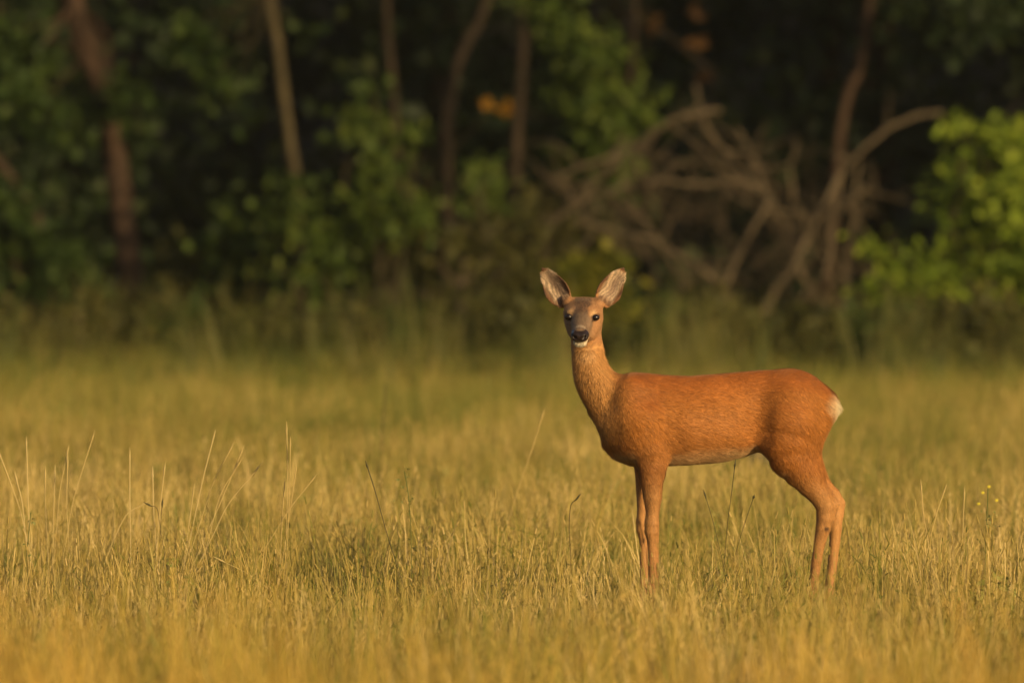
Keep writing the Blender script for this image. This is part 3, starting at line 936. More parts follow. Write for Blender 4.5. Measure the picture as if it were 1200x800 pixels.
def sub(lo, hi, pad=0.05):
    lo = np.array(lo) - pad; hi = np.array(hi) + pad
    i0, i1 = np.searchsorted(xs, lo[0]), np.searchsorted(xs, hi[0])
    j0, j1 = np.searchsorted(ys, lo[1]), np.searchsorted(ys, hi[1])
    k0, k1 = np.searchsorted(zs, lo[2]), np.searchsorted(zs, hi[2])
    sl = (slice(i0, i1), slice(j0, j1), slice(k0, k1))
    X = xs[i0:i1][:, None, None]; Y = ys[j0:j1][None, :, None]; Z = zs[k0:k1][None, None, :]
    return sl, X, Y, Z


def smin(a, b, k):
    h = np.clip(0.5 + 0.5 * (b - a) / k, 0, 1)
    return b * (1 - h) + a * h - k * h * (1 - h)


def cone(p, q, r0, r1, k=0.015, ysc=1.0, carve=False):
    p = np.array(p, float); q = np.array(q, float); rm = max(r0, r1)
    sl, X, Y, Z = sub(np.minimum(p, q) - rm / min(1, ysc), np.maximum(p, q) + rm / min(1, ysc), 0.03)
    ab = q - p
    L2 = float(ab @ ab) + 1e-9
    t = np.clip(((X - p[0]) * ab[0] + (Y - p[1]) * ab[1] + (Z - p[2]) * ab[2]) / L2, 0, 1)
    d = np.sqrt((X - p[0] - t * ab[0]) ** 2 + ((Y - p[1] - t * ab[1]) * ysc) ** 2 + (Z - p[2] - t * ab[2]) ** 2) - (r0 + (r1 - r0) * t)
    if carve:
        G[sl] = -smin(-G[sl], d.astype(np.float32), k)
    else:
        G[sl] = smin(G[sl], d.astype(np.float32), k)


def chain(pts, k=0.012, ysc=1.0):
    """pts: (px, py, y, r_px): one tapering limb, joined inside by a plain union, to the rest by a smooth one"""
    Q = [np.array((dx(a[0]), a[2], dz(a[1]))) for a in pts]; R_ = [a[3] * K for a in pts]
    rm = max(R_)
    sl, X, Y, Z = sub(np.min(Q, axis=0) - rm, np.max(Q, axis=0) + rm, 0.035)
    D = None
    for i in range(len(Q) - 1):
        p, q = Q[i], Q[i + 1]; ab = q - p; L2 = float(ab @ ab) + 1e-9
        t = np.clip(((X - p[0]) * ab[0] + (Y - p[1]) * ab[1] + (Z - p[2]) * ab[2]) / L2, 0, 1)
        d = np.sqrt((X - p[0] - t * ab[0]) ** 2 + ((Y - p[1] - t * ab[1]) * ysc) ** 2 + (Z - p[2] - t * ab[2]) ** 2) - (R_[i] + (R_[i + 1] - R_[i]) * t)
        D = d if D is None else smin(D, d, 0.0025)
    G[sl] = smin(G[sl], D.astype(np.float32), k)


def smooth_table(tab, n=300):
    tab = np.array(tab, float)
    t = np.linspace(tab[0, 0], tab[-1, 0], n)
    # monotone-ish smoothing: linear interpolation then gaussian
    out = [t]
    for c in range(1, tab.shape[1]):
        v = np.interp(t, tab[:, 0], tab[:, c])
        kk = np.exp(-0.5 * (np.arange(-14, 15) / 5.0) ** 2); kk /= kk.sum()
        vp = np.concatenate([np.linspace(2 * v[0] - v[14], v[0], 15)[:-1], v, np.linspace(v[-1], 2 * v[-1] - v[-15], 15)[1:]])
        out.append(np.convolve(vp, kk, mode='valid'))
    return np.array(out)


# trunk: px x, top y, bottom y, half width (m), widest level (0 bottom..1 top)
body_tab = [(697, 476, 490, .015), (702, 464, 504, .035), (708, 453, 518, .055), (715, 446, 530, .066), (722, 441, 537, .075), (735, 438, 541, .082), (752, 437, 544, .088),
            (780, 440, 545, .102), (809, 441, 544, .110), (842, 438.5, 541.5, .110), (868, 436, 536, .098), (887, 434.5, 529, .086), (905, 434, 524, .084),
            (929, 434.5, 516, .084), (945, 439, 509, .078), (958, 446, 503, .068), (967, 452.5, 500, .058), (974, 460, 493, .046), (978.5, 467.5, 486, .030), (981, 474, 480, .016)]
T = smooth_table(body_tab)
sl, X, Y, Z = sub((dx(690), -0.13, dz(548)), (dx(984), 0.13, dz(430)), 0.02)
px = X[:, 0, 0] / K + 600
top = np.interp(px, T[0], T[1]); bot = np.interp(px, T[0], T[2]); wid = np.interp(px, T[0], T[3])
outside = np.maximum(0, np.maximum(697 - px, px - 980.5)) * K
zt = (FOOT - top) * K; zb = (FOOT - bot) * K
zc = ((zt + zb) / 2 - 0.004)[:, None, None]; hh = ((zt - zb) / 2)[:, None, None]; ww = wid[:, None, None]
vv = np.clip((Z - zc) / hh, -1.4, 1.4)
ww2 = ww * (1 - 0.16 * vv - 0.10 * vv * vv)        # rather narrower above (spine), fuller below
rho = (np.abs(Y / ww2) ** 2.15 + np.abs((Z - (zt + zb)[:, None, None] / 2) / hh) ** 2.15) ** (1 / 2.15)
d = (rho - 1) * np.minimum(hh, ww) + outside[:, None, None]
G[sl] = smin(G[sl], d.astype(np.float32), 0.004)

# neck: by level (py): left, right, half width, y centre
neck_tab = [(366, 672, 701, .034, .030), (385, 670, 703.5, .040, .024), (400, 670, 705, .042, .016), (415, 671, 707.5, .043, .008), (425, 671.5, 711, .045, .004), (434, 672, 717, .049, 0), (442, 673, 728, .054, 0),
            (450, 674.5, 738, .058, 0), (462, 679, 748, .062, 0), (475, 685.5, 756, .064, 0), (488, 693, 760, .062, 0), (500, 700, 760, .057, 0), (512, 705.5, 756, .047, 0), (522, 709, 752, .035, 0)]
T = smooth_table(neck_tab)
sl, X, Y, Z = sub((dx(668), -0.09, dz(523)), (dx(765), 0.09, dz(362)), 0.02)
py = FOOT - Z[0, 0, :] / K
le = np.interp(py, T[0], T[1]); ri = np.interp(py, T[0], T[2]); wd = np.interp(py, T[0], T[3]); yc = np.interp(py, T[0], T[4])
outside = np.maximum(0, np.maximum(364 - py, py - 522)) * K
xc = ((le + ri) / 2 - 600) * K; xh = (ri - le) / 2 * K
rho = np.sqrt(((X - xc[None, None, :]) / xh[None, None, :]) ** 2 + ((Y - yc[None, None, :]) / wd[None, None, :]) ** 2)
d = (rho - 1) * np.minimum(xh, wd)[None, None, :] + outside[None, None, :]
G[sl] = smin(G[sl], d.astype(np.float32), 0.018)

# shoulders, forelegs (near side = -y)
for s in (-1, 1):
    chain([(742, 462, s * .045, 22), (746, 490, s * .050, 30), (752, 512, s * .052, 27), (760, 530, s * .056, 18)], 0.03, 1.1)
chain([(755, 495, -.056, 28), (761, 522, -.062, 22), (763.5, 543, -.060, 16.5), (763.5, 561, -.058, 13.2), (764.5, 582, -.056, 10.6), (764.4, 600, -.054, 7.6), (763.4, 612, -.054, 8.3), (763.2, 622, -.054, 8.0), (764.3, 634, -.053, 5.8),
       (764.6, 650, -.053, 4.9), (764.5, 678, -.053, 4.9), (763.5, 692, -.053, 5.8), (763, 700, -.053, 6.6), (760, 711, -.054, 5.4)], 0.012)
chain([(752, 505, .058, 24), (755, 532, .060, 17), (755, 550, .056, 11), (754.5, 575, .054, 8.6), (753.5, 600, .052, 6.4), (752.6, 613, .052, 7.2), (753, 621, .052, 6.9), (754.4, 632, .052, 5.0), (755, 660, .052, 4.8), (755, 690, .052, 5.2), (754.5, 698, .052, 6.0), (752, 709, .052, 5.0)], 0.008)
# long muscle behind the foreleg, tendon line down the back of the cannon
chain([(768, 505, -.066, 13), (774, 522, -.066, 11), (775, 536, -.064, 7), (772, 556, -.060, 5)], 0.014)
chain([(768.6, 612, -.052, 3.4), (769.6, 640, -.051, 2.2), (769, 690, -.051, 2.6)], 0.004)
chain([(735, 470, -.070, 10), (741, 492, -.080, 12), (745, 512, -.080, 10)], 0.03)
# chest keel between forelegs
chain([(718, 520, 0, 11), (724, 526, 0, 11), (740, 530, 0, 13), (765, 531, 0, 13)], 0.02)
# haunches and hind legs
chain([(928, 476, -.028, 38), (926, 494, -.044, 39), (922, 514, -.056, 32), (926, 535, -.062, 25), (937, 551, -.066, 19.5), (949, 566, -.066, 15.5), (961, 580, -.066, 13), (966.5, 593, -.066, 10.8),
       (966, 606, -.065, 9.8), (964, 618, -.064, 8.6), (960, 634, -.063, 6.6), (956.5, 655, -.062, 5.8), (953, 680, -.061, 5.5), (952, 697, -.061, 6.6), (948, 710, -.061, 5.6)], 0.035)
chain([(967, 575, -.066, 6), (978.5, 590, -.066, 4.2), (973, 606, -.066, 4.5)], 0.006)     # calcaneus, near
for s in (-1, 1):
    chain([(960, 476, s * .022, 19), (955, 492, s * .036, 18), (947, 512, s * .050, 17), (947, 532, s * .058, 14), (953, 553, s * .063, 12)], 0.03)       # hamstring
chain([(928, 476, .028, 38), (928, 494, .046, 38), (932, 515, .056, 28), (944, 545, .062, 17), (958, 563, .062, 12.5), (970, 577, .062, 10.5), (978.5, 590, .062, 9.8),
       (980, 604, .061, 8.6), (980, 620, .060, 7.2), (979, 636, .060, 6.2), (977, 655, .060, 5.8), (974, 680, .060, 5.4), (972, 695, .060, 6.0), (968, 708, .060, 5.2)], 0.03)
chain([(979, 577, .062, 5), (987.5, 590, .062, 4.0), (985, 606, .062, 4)], 0.006)
# flank hollow in front of the haunch
for s in (-1, 1):
    cone((dx(886), s * .148, dz(462)), (dx(881), s * .140, dz(512)), .046, .050, 0.028, carve=True)
    cone((dx(786), s * .150, dz(500)), (dx(790), s * .138, dz(526)), .042, .042, 0.018, carve=True)   # behind the shoulder

# head frame
HC = np.array([dx(683.5), -0.005, dz(366)])
hf = np.array([-0.075, -0.91, -0.39]); hf /= np.linalg.norm(hf)
hr = np.cross(hf, [0.02, 0, 1.0]); hr /= np.linalg.norm(hr)      # towards the picture's right? checked below
if hr[0] < 0: hr = -hr
hu = np.cross(hr, hf)
if hu[2] < 0: hu = -hu


def hl(a, r, u):
    return HC + hf * a + hr * r + hu * u


def hc(p, q, r0, r1, k=0.01, carve=False):
    cone(hl(*p), hl(*q), r0, r1, k, carve=carve)


for s in (-1, 1):
    hc((-.020, s * .012, -.004), (.012, s * .013, -.002), .038, .039, 0.012)       # cranium
    hc((-.004, s * .022, -.022), (.036, s * .020, -.025), .032, .027, 0.015)  # cheek
    hc((.000, s * .021, -.046), (.050, s * .016, -.044), .027, .020, 0.012)  # angle of the jaw
    hc((.014, s * .034, .006), (.036, s * .031, .010), .018, .015, 0.012)    # brow / orbit
    hc((-.022, s * .034, .014), (-.016, s * .047, .026), .019, .015, 0.014)   # ear base
hc((.015, 0, .000), (.080, 0, -.006), .036, .0265, 0.012)           # face
hc((.080, 0, -.006), (.132, 0, -.010), .0265, .0215, 0.010)         # bridge to nose
for s in (-1, 1):
    hc((.122, s * .0085, -.012), (.144, s * .0088, -.011), .0180, .0160, 0.005)      # nose pad halves
hc((.01, 0, -.040), (.09, 0, -.032), .030, .0190, 0.014)            # jaw
hc((.09, 0, -.032), (.128, 0, -.034), .0190, .0140, 0.008)          # chin
hc((.120, -.006, -.035), (.134, -.006, -.035), .0130, .0110, 0.006)
hc((.120, .006, -.035), (.134, .006, -.035), .0130, .0110, 0.006)
hc((.150, -.024, -.0270), (.150, .024, -.0270), .0036, .0036, 0.003, carve=True)     # mouth line
for s in (-1, 1):
    hc((.148, s * .0165, -.006), (.164, s * .009, -.013), .0034, .0044, 0.004, carve=True)    # nostril
    hc((.060, s * .049, .006), (.060, s * .049, .006), .0125, .0125, 0.006, carve=True)  # eye socket
hc((.166, 0, -.014), (.164, 0, -.024), .003, .003, 0.003, carve=True)      # groove of the nose


def ear(base, tip, nrm, hw, mirror):
    base = np.array(base); tip = np.array(tip)
    v = tip - base; L = np.linalg.norm(v); v /= L
    n = np.array(nrm, float); n -= v * (n @ v); n /= np.linalg.norm(n)
    u = np.cross(v, n)
    sl, X, Y, Z = sub(np.minimum(base, tip) - .045, np.maximum(base, tip) + .045, 0.0)
    px_, py_, pz_ = X - base[0], Y - base[1], Z - base[2]
    U = px_ * u[0] + py_ * u[1] + pz_ * u[2]
    Vv = (px_ * v[0] + py_ * v[1] + pz_ * v[2]) / L
    Wn = px_ * n[0] + py_ * n[1] + pz_ * n[2]
    t = np.clip(Vv, 0, 1)
    a = hw * (np.maximum(np.sin(math.pi * np.clip(t * 0.93 + 0.07, 0, 1) ** 0.80), 0) ** 0.86) * (1 - 0.12 * t * t) + 0.0015
    w0 = 0.022 * (U / hw) ** 2 - 0.010 - 0.010 * np.sin(math.pi * t) + 0.012 * t * t   # cup opening along +n
    th = 0.0042
    dd = np.maximum(np.abs(Wn - w0) - th, np.abs(U) - a)
    dd = np.maximum(dd, (np.abs(Vv - 0.5) - 0.5) * L)
    G[sl] = smin(G[sl], dd.astype(np.float32), 0.005)
    return base, v, u, n, L


EL = ear((dx(663), 0.006, dz(357)), (dx(635.5), 0.014, dz(314)), (-.30, -1, .12), .0345, False)
ER = ear((dx(704), 0.006, dz(357)), (dx(731), 0.014, dz(313.5)), (.30, -1, .12), .0345, True)


# ---- surface nets
def surface_nets(G, org, h):
    inside = G < 0
    nx, ny, nz = G.shape
    cnt = np.zeros((nx - 1, ny - 1, nz - 1), dtype=np.int8)
    for i in (0, 1):
        for j in (0, 1):
            for k in (0, 1):
                cnt += inside[i:nx - 1 + i, j:ny - 1 + j, k:nz - 1 + k]
    act = (cnt > 0) & (cnt < 8)
    idx = np.argwhere(act)
    ids = np.full(act.shape, -1, dtype=np.int32); ids[act] = np.arange(len(idx))
    corners = np.array([(i, j, k) for i in (0, 1) for j in (0, 1) for k in (0, 1)])
    cv = np.stack([G[idx[:, 0] + c[0], idx[:, 1] + c[1], idx[:, 2] + c[2]] for c in corners], 1)
    acc = np.zeros((len(idx), 3)); n = np.zeros(len(idx))
    for a in range(8):
        for b in range(a + 1, 8):
            if np.abs(corners[a] - corners[b]).sum() != 1: continue
            va, vb = cv[:, a], cv[:, b]
            m = (va < 0) != (vb < 0)
            t = np.where(m, va / np.where(m, va - vb, 1), 0)
            p = corners[a][None] + t[:, None] * (corners[b] - corners[a])[None]
            acc[m] += p[m]; n[m] += 1
    V = (idx + acc / n[:, None]) * h + np.array(org)
    faces = []
    for ax in range(3):
        sl0 = [slice(1, None)] * 3; sl1 = [slice(1, None)] * 3
        A = inside; B = np.roll(inside, -1, axis=ax)
        cross = A != B
        rg = [slice(1, s - 1) for s in G.shape]
        e = np.argwhere(cross[tuple(rg)]) + 1
        if not len(e): continue
        o1, o2 = [(1, 2), (2, 0), (0, 1)][ax]
        def cell(da, db):
            c = e.copy(); c[:, o1] -= da; c[:, o2] -= db
            return ids[c[:, 0], c[:, 1], c[:, 2]]
        q = np.stack([cell(0, 0), cell(1, 0), cell(1, 1), cell(0, 1)], 1)
        flip = ~inside[e[:, 0], e[:, 1], e[:, 2]]
        q[flip] = q[flip][:, ::-1]
        faces.append(q)
    Fq = np.vstack(faces)
    return V, Fq[(Fq >= 0).all(1)]


V, Fq = surface_nets(G, (xs[0], ys[0], zs[0]), H)
# drop any loose scraps: keep the component of the first leg vertex by label propagation over faces
lab = np.arange(len(V))
for _ in range(160):
    m = lab[Fq].min(1)
    new = lab.copy()
    for c in range(4): np.minimum.at(new, Fq[:, c], m)
    new = new[new]
    if (new == lab).all(): break
    lab = new
big = np.bincount(lab).argmax()
keepv = lab == big
remap = np.cumsum(keepv) - 1
Fq = remap[Fq[keepv[Fq].all(1)]]
V = V[keepv]
# light smoothing (two passes, Taubin) to remove voxel steps
E = np.vstack([Fq[:, [0, 1]], Fq[:, [1, 2]], Fq[:, [2, 3]], Fq[:, [3, 0]]])
for lam in (0.5, -0.52, 0.5, -0.52):
    acc = np.zeros_like(V); n = np.zeros(len(V))
    for c in range(3):
        acc[:, c] = np.bincount(E[:, 0], V[E[:, 1], c], len(V)) + np.bincount(E[:, 1], V[E[:, 0], c], len(V))
    n = np.bincount(E[:, 0], minlength=len(V)) + np.bincount(E[:, 1], minlength=len(V))
    V = np.where(n[:, None] > 0, V + lam * (acc / np.maximum(n, 1)[:, None] - V), V)


def vnormals(V, Fq):
    fn = np.cross(V[Fq[:, 2]] - V[Fq[:, 0]], V[Fq[:, 3]] - V[Fq[:, 1]])
    N = np.zeros_like(V)
    for c in range(4):
        for k in range(3):
            N[:, k] += np.bincount(Fq[:, c], fn[:, k], len(V))
    return N / (np.linalg.norm(N, axis=1)[:, None] + 1e-12)


Nn = vnormals(V, Fq)
if (Nn[:, 2] * (V[:, 2] - V[:, 2].mean())).sum() < 0:
    Fq = Fq[:, ::-1]; Nn = -Nn


def ss(x, a, b):
    t = np.clip((x - a) / (b - a), 0, 1)
    return t * t * (3 - 2 * t)


def blot(P_, c, r, soft=0.6):
    d = np.linalg.norm((P_ - c) / r, axis=1)
    return 1 - ss(d, 1 - soft * 0.5, 1 + soft * 0.5)


def lerp(a, b, t):
    return a * (1 - t[:, None]) + np.asarray(b)[None] * t[:, None]


def vnoise(P_, s, seed=0):
    r = np.random.default_rng(seed); out = np.zeros(len(P_))
    for _ in range(7):
        w = r.standard_normal(3) * s; out += np.sin(P_ @ w + r.uniform(0, 6.28))
    return out / 3.7


def ear_coords(P_, E_):
    b, v, u, n, L = E_
    q = P_ - b
    return q @ u, (q @ v) / L, q @ n


def streaks(P_, seed=40):
    """hair-lock noise, stretched along the lie of the coat"""
    px = P_[:, 0] / K + 600; py = FOOT - P_[:, 2] / K
    out_ = np.zeros(len(P_)); tot = np.zeros(len(P_))
    nk = (1 - ss(px, 712, 770)) * ss(py, 395, 410); lg = ss(py, 530, 565); hq_ = ss(px, 890, 930) * (1 - lg)
    for w_, (ax_, az_) in ((nk * (1 - lg), (0.25, -1.0)), (lg, (0.12, -1.0)), (hq_, (0.75, -0.65)), (np.clip(1 - nk - lg - hq_, 0, 1), (0.95, -0.3))):
        n_ = math.hypot(ax_, az_); ax_ /= n_; az_ /= n_
        al = P_[:, 0] * ax_ + P_[:, 2] * az_; ac = -P_[:, 0] * az_ + P_[:, 2] * ax_
        q_ = np.stack([al * 0.16, ac, P_[:, 1]], 1)
        wob_ = 0.01 * vnoise(P_, 22, seed + 9)
        q_[:, 1] += wob_
        out_ += w_ * (0.45 * vnoise(q_, 300, seed) + 0.65 * vnoise(q_, 750, seed + 1)); tot += w_
    return out_ / np.maximum(tot, 1e-3)


def deer_color(P_, N_):
    """pigment of the coat with some painted shade, and a 0..1 gloss mask and fur length / direction"""
    px = P_[:, 0] / K + 600; py = FOOT - P_[:, 2] / K
    n = len(P_)
    coat = np.tile(np.array([[0.405, 0.150, 0.027]]), (n, 1))
    stk = streaks(P_)
    coat *= (1 + 0.07 * vnoise(P_, 18, 1) + 0.05 * vnoise(P_, 60, 2))[:, None]
    # duller brown saddle over shoulder and loin, brighter rusty flank
    coat = lerp(coat, (0.30, 0.098, 0.024), ss(vnoise(P_, 9, 61), 0.0, 1.0) * 0.35)
    coat = lerp(coat, (0.27, 0.088, 0.022), blot(P_, np.array([dx(893), -.08, dz(460)]), np.array([.05, .12, .07]), 1.2) * 0.2)
    coat = lerp(coat, (0.27, 0.088, 0.022), blot(P_, np.array([dx(752), -.08, dz(452)]), np.array([.05, .12, .05]), 1.2) * 0.4)
    coat = lerp(coat, (0.48, 0.20, 0.060), blot(P_, np.array([dx(835), -.10, dz(500)]), np.array([.10, .12, .045]), 1.2) * 0.4)
    # redder, deeper along the back
    coat = lerp(coat, (0.36, 0.105, 0.018), ss(N_[:, 2], 0.2, 0.9) * (py < 500) * (px > 715) * 0.8)
    # paler lower flank and chest underside
    coat = lerp(coat, (0.50, 0.25, 0.10), ss(py, 505, 542) * ss(px, 705, 720) * (1 - ss(px, 890, 905)) * 0.28)
    coat = lerp(coat, (0.62, 0.42, 0.22), ss(-N_[:, 2], 0.45, 0.95) * (py > 515) * (py < 560) * 0.6)
    coat = lerp(coat, (0.66, 0.42, 0.20), blot(P_ + 0.006 * vnoise(P_, 90, 33)[:, None], np.array([dx(868), -.06, dz(533)]), np.array([.045, .1, .014]), 1.2) * 0.7)
    coat = lerp(coat, (0.60, 0.38, 0.18), blot(P_ + 0.006 * vnoise(P_, 90, 34)[:, None], np.array([dx(725), -.03, dz(537)]), np.array([.04, .1, .016]), 1.2) * 0.7)
    # neck paler and greyer towards the throat
    nk = (1 - ss(px, 705, 745)) * ss(py, 395, 408) * (1 - ss(py, 500, 530))
    coat = lerp(coat, (0.54, 0.27, 0.085), nk * 0.9)
    # legs
    leg = ss(py, 545, 590)
    coat = lerp(coat, (0.50, 0.25, 0.085), leg * 0.9)
    coat = lerp(coat, (0.34, 0.15, 0.06), ss(py, 640, 700) * 0.5)
    # white rump patch
    rump = blot(P_ + 0.004 * vnoise(P_, 160, 31)[:, None], np.array([dx(981), 0, dz(476)]), np.array([.038, .07, .034]), 1.3)
    coat = lerp(coat, (0.84, 0.68, 0.43), rump)
    # hooves and the dark gland tuft on the hock
    coat = lerp(coat, (0.03, 0.022, 0.018), ss(py, 711, 716))
    g = blot(P_, np.array([dx(968), -.092, dz(618)]), np.array([.007, .03, .006]), 0.8)
    coat = lerp(coat, (0.06, 0.03, 0.02), g * 0.9)
    # ---- head
    q = P_ - HC
    a = q @ hf; r = q @ hr; u = q @ hu
    head = (py < 412) & (P_[:, 1] < 0.06)
    hm = (ss(a, -0.06, -0.01)) * np.maximum(1 - ss(py, 390, 416), ss(a, .07, .10) * (py < 418)) * (P_[:, 1] < 0.06)
    hcoat = np.tile(np.array([[0.37, 0.185, 0.080]]), (n, 1))
    # forehead and bridge of the nose: dark grey brown, speckled
    wdt = .017 + .005 * (1 - ss(a, .02, .05)) + .003 * ss(a, .07, .1)
    fh = (1 - ss(np.abs(r + .001 + .003 * vnoise(P_, 150, 6)), wdt - .004, wdt + .007)) * ss(u, -.006, .008) * ss(a, -.045, -.02)
    sp_ = np.clip(0.80 + 0.20 * vnoise(P_, 1500, 5) + 0.16 * vnoise(P_, 420, 15), 0, 1)
    hcoat = lerp(hcoat, (0.060, 0.036, 0.028), fh * sp_)
    hcoat = lerp(hcoat, (0.135, 0.095, 0.07), ss(a, .055, .085) * ss(u, -.018, -.002) * 0.8)
    # flanks of the muzzle greyish, then the shadow side of the face
    hcoat = lerp(hcoat, (0.27, 0.17, 0.10), ss(a, .045, .085) * 0.6)
    hcoat = lerp(hcoat, (0.30, 0.20, 0.13), (1 - ss(r, -.03, .0)) * ss(a, .01, .05) * 0.55)  # painted shade: left half of the face made greyer
    # pale ring by the eye
    for s in (-1, 1):
        e = blot(np.stack([a, r, u], 1), np.array([.055, s * .031, .019]), np.array([.02, .009, .008]), 1.0)
        hcoat = lerp(hcoat, (0.56, 0.33, 0.15), e * 0.8)
        e = blot(np.stack([a, r, u], 1), np.array([.052, s * .039, .0062]), np.array([.018, .0165, .0105]), 0.6)
        hcoat = lerp(hcoat, (0.02, 0.012, 0.01), e)
    for s in (-1, 1):      # dark tear line running down from the inner corner
        e = blot(np.stack([a, r, u], 1), np.array([.064, s * .031, .001]), np.array([.014, .008, .0035]), 1.0)
        hcoat = lerp(hcoat, (0.05, 0.03, 0.022), e * 0.7)
    # white above the nose and on the lips/chin
    wn_ = blot(np.stack([a, r, u], 1), np.array([.130, 0, .009]), np.array([.006, .016, .008]), 0.8)
    hcoat = lerp(hcoat, (0.55, 0.42, 0.30), wn_ * 0.6)
    hcoat = lerp(hcoat, (0.68, 0.58, 0.44), ss(a, .088, .115) * ss(-u, .0255, .0290))
    # throat patch
    th = blot(P_, np.array([dx(686), -.06, dz(416)]), np.array([.03, .06, .018]), 0.9)
    coat = lerp(coat, (0.62, 0.36, 0.16), th * 0.6)
    coat = coat * np.clip(1 + 0.16 * stk, 0.55, 1.5)[:, None]
    coat = coat * (1 - hm[:, None]) + hcoat * hm[:, None]
    nose = ss(a, .127, .133) * ss(u, -.0285, -.0267) * (py < 412) * (1 - ss(u, .0055, .0085))
    coat = lerp(coat, (0.012, 0.010, 0.011), nose)
    gloss = nose.copy()
    # ---- ears
    inner = np.zeros(n)
    for E_ in (EL, ER):
        U, Vv, Wn = ear_coords(P_, E_)
        on = (Vv > 0.05) & (Vv < 1.15) & (np.abs(U) < .04) & (np.abs(Wn) < .045) & (py < 362) & ((np.abs(px - 684) > 17) | (py < 344))
        side = ss(N_ @ E_[3], 0.05, 0.35) * on
        coat = lerp(coat, (0.17, 0.078, 0.034), on * 0.8)
        coat = lerp(coat, (0.06, 0.03, 0.018), on * ss(np.abs(U), .026, .031) * ss(Vv, .25, .5) * 0.8)
        rim = np.clip(np.abs(U) / .030, 0, 1)
        inn = side * (1 - ss(np.abs(U), .0230, .0285)) * (1 - ss(Vv, .80, .93)) * ss(Vv, 0.02, 0.2)
        streak = 0.5 + 0.5 * np.sin(U * 620 + 6 * vnoise(P_, 60, 9) + Vv * 5)
        icol = np.array([0.66, 0.47, 0.31])[None] * (0.38 + 0.55 * streak[:, None] + 0.14 * vnoise(P_, 260, 77)[:, None])
        dk = blot(np.stack([U, Vv * .1, Wn * 0], 1), np.array([0.004, .045, 0]), np.array([.010, .03, 1]), 1.0)  # shade in the hollow of the ear, painted into the inner colour
        icol = lerp(icol, (0.20, 0.12, 0.08), dk * 0.7)
        coat = coat * (1 - inn[:, None]) + icol * inn[:, None]
        coat = lerp(coat, (0.06, 0.03, 0.018), on * ss(Vv, 0.88, 0.99) * 0.8)
        inner = np.maximum(inner, inn)
    return np.clip(coat, 0.004, 0.9), gloss, inner, hm


def fur_flow(P_, N_):
    px = P_[:, 0] / K + 600; py = FOOT - P_[:, 2] / K
    n = len(P_)
    D = np.tile(np.array([[1.0, 0, -0.32]]), (n, 1))
    nk = (1 - ss(px, 705, 760)) * ss(py, 395, 405) * (1 - ss(py, 500, 540))
    D = lerp(D, (0.18, 0, -1.0), nk)
    sh = (1 - ss(px, 755, 800)) * ss(py, 440, 500)
    D = lerp(D, (0.45, 0, -1.0), sh * 0.7)
    D = lerp(D, (0.25, 0, -1.0), ss(py, 525, 560))
    D = lerp(D, (0.5, 0, -0.85), ss(px, 880, 940) * 0.7)
    q = P_ - HC; a = q @ hf; u = q @ hu
    hm = ss(a, -0.05, 0.0) * (1 - ss(py, 402, 416))
    D = D * (1 - hm[:, None]) + (-hf[None] * 1.0 + (q @ hr)[:, None] * hr[None] * 8) * hm[:, None]
    for E_ in (EL, ER):
        U, Vv, Wn = ear_coords(P_, E_)
        on = ((Vv > 0.05) & (Vv < 1.15) & (np.abs(U) < .04) & (np.abs(Wn) < .045) & (py < 362)).astype(float)
        D = D * (1 - on[:, None]) + (E_[1][None] + E_[2][None] * (-U * 6)[:, None]) * on[:, None]
    D = D + 0.35 * np.stack([vnoise(P_, 45, 11), vnoise(P_, 45, 12), vnoise(P_, 45, 13)], 1)
    D -= N_ * (D * N_).sum(1)[:, None]
    return D / (np.linalg.norm(D, axis=1)[:, None] + 1e-9)


col, gloss, inner, hmask = deer_color(V, Nn)


def fur_mat(name, furry):
    m, nt, out = new_mat(name)
    c = attr(nt, "coat", "Color")
    g = attr(nt, "gloss")
    p = nt.nodes.new("ShaderNodeBsdfPrincipled")
    wp = nt.nodes.new("ShaderNodeTexCoord").outputs["Object"]
    n = noise(nt, 260, 3, wp, 0.6)
    c2 = mixc(nt, mathn(nt, 'MULTIPLY', n, 0.35), c, (0.05, 0.02, 0.01)) if not furry else c
    nt.links.new(c2, p.inputs["Base Color"])
    r = nt.nodes.new("ShaderNodeMapRange"); r.inputs[3].default_value = 0.62; r.inputs[4].default_value = 0.22
    nt.links.new(g, r.inputs[0]); nt.links.new(r.outputs[0], p.inputs["Roughness"])
    p.inputs["Specular IOR Level"].default_value = 0.3
    p.inputs["Sheen Weight"].default_value = 0.15
    p.inputs["Sheen Roughness"].default_value = 0.4
    p.inputs["Sheen Tint"].default_value = (1, 0.7, 0.4, 1)
    if not furry:
        b = nt.nodes.new("ShaderNodeBump"); b.inputs["Strength"].default_value = 0.5; b.inputs["Distance"].default_value = 0.002
        nt.links.new(n, b.inputs["Height"]); nt.links.new(b.outputs[0], p.inputs["Normal"])
    nt.links.new(p.outputs[0], out.inputs[0])
    return m


M_coat = fur_mat("coat", False)
M_fur = fur_mat("fur", True)
deer = empty("roe_deer", (dx(850), DD, 0.0), "reddish brown roe deer doe standing side on, ears up, looking at the camera", "deer")
off = np.array([0, DD, 0])
body = np_mesh("body", V + off, Fq, M_coat, attrs={"coat": col, "gloss": gloss}, parent=deer)

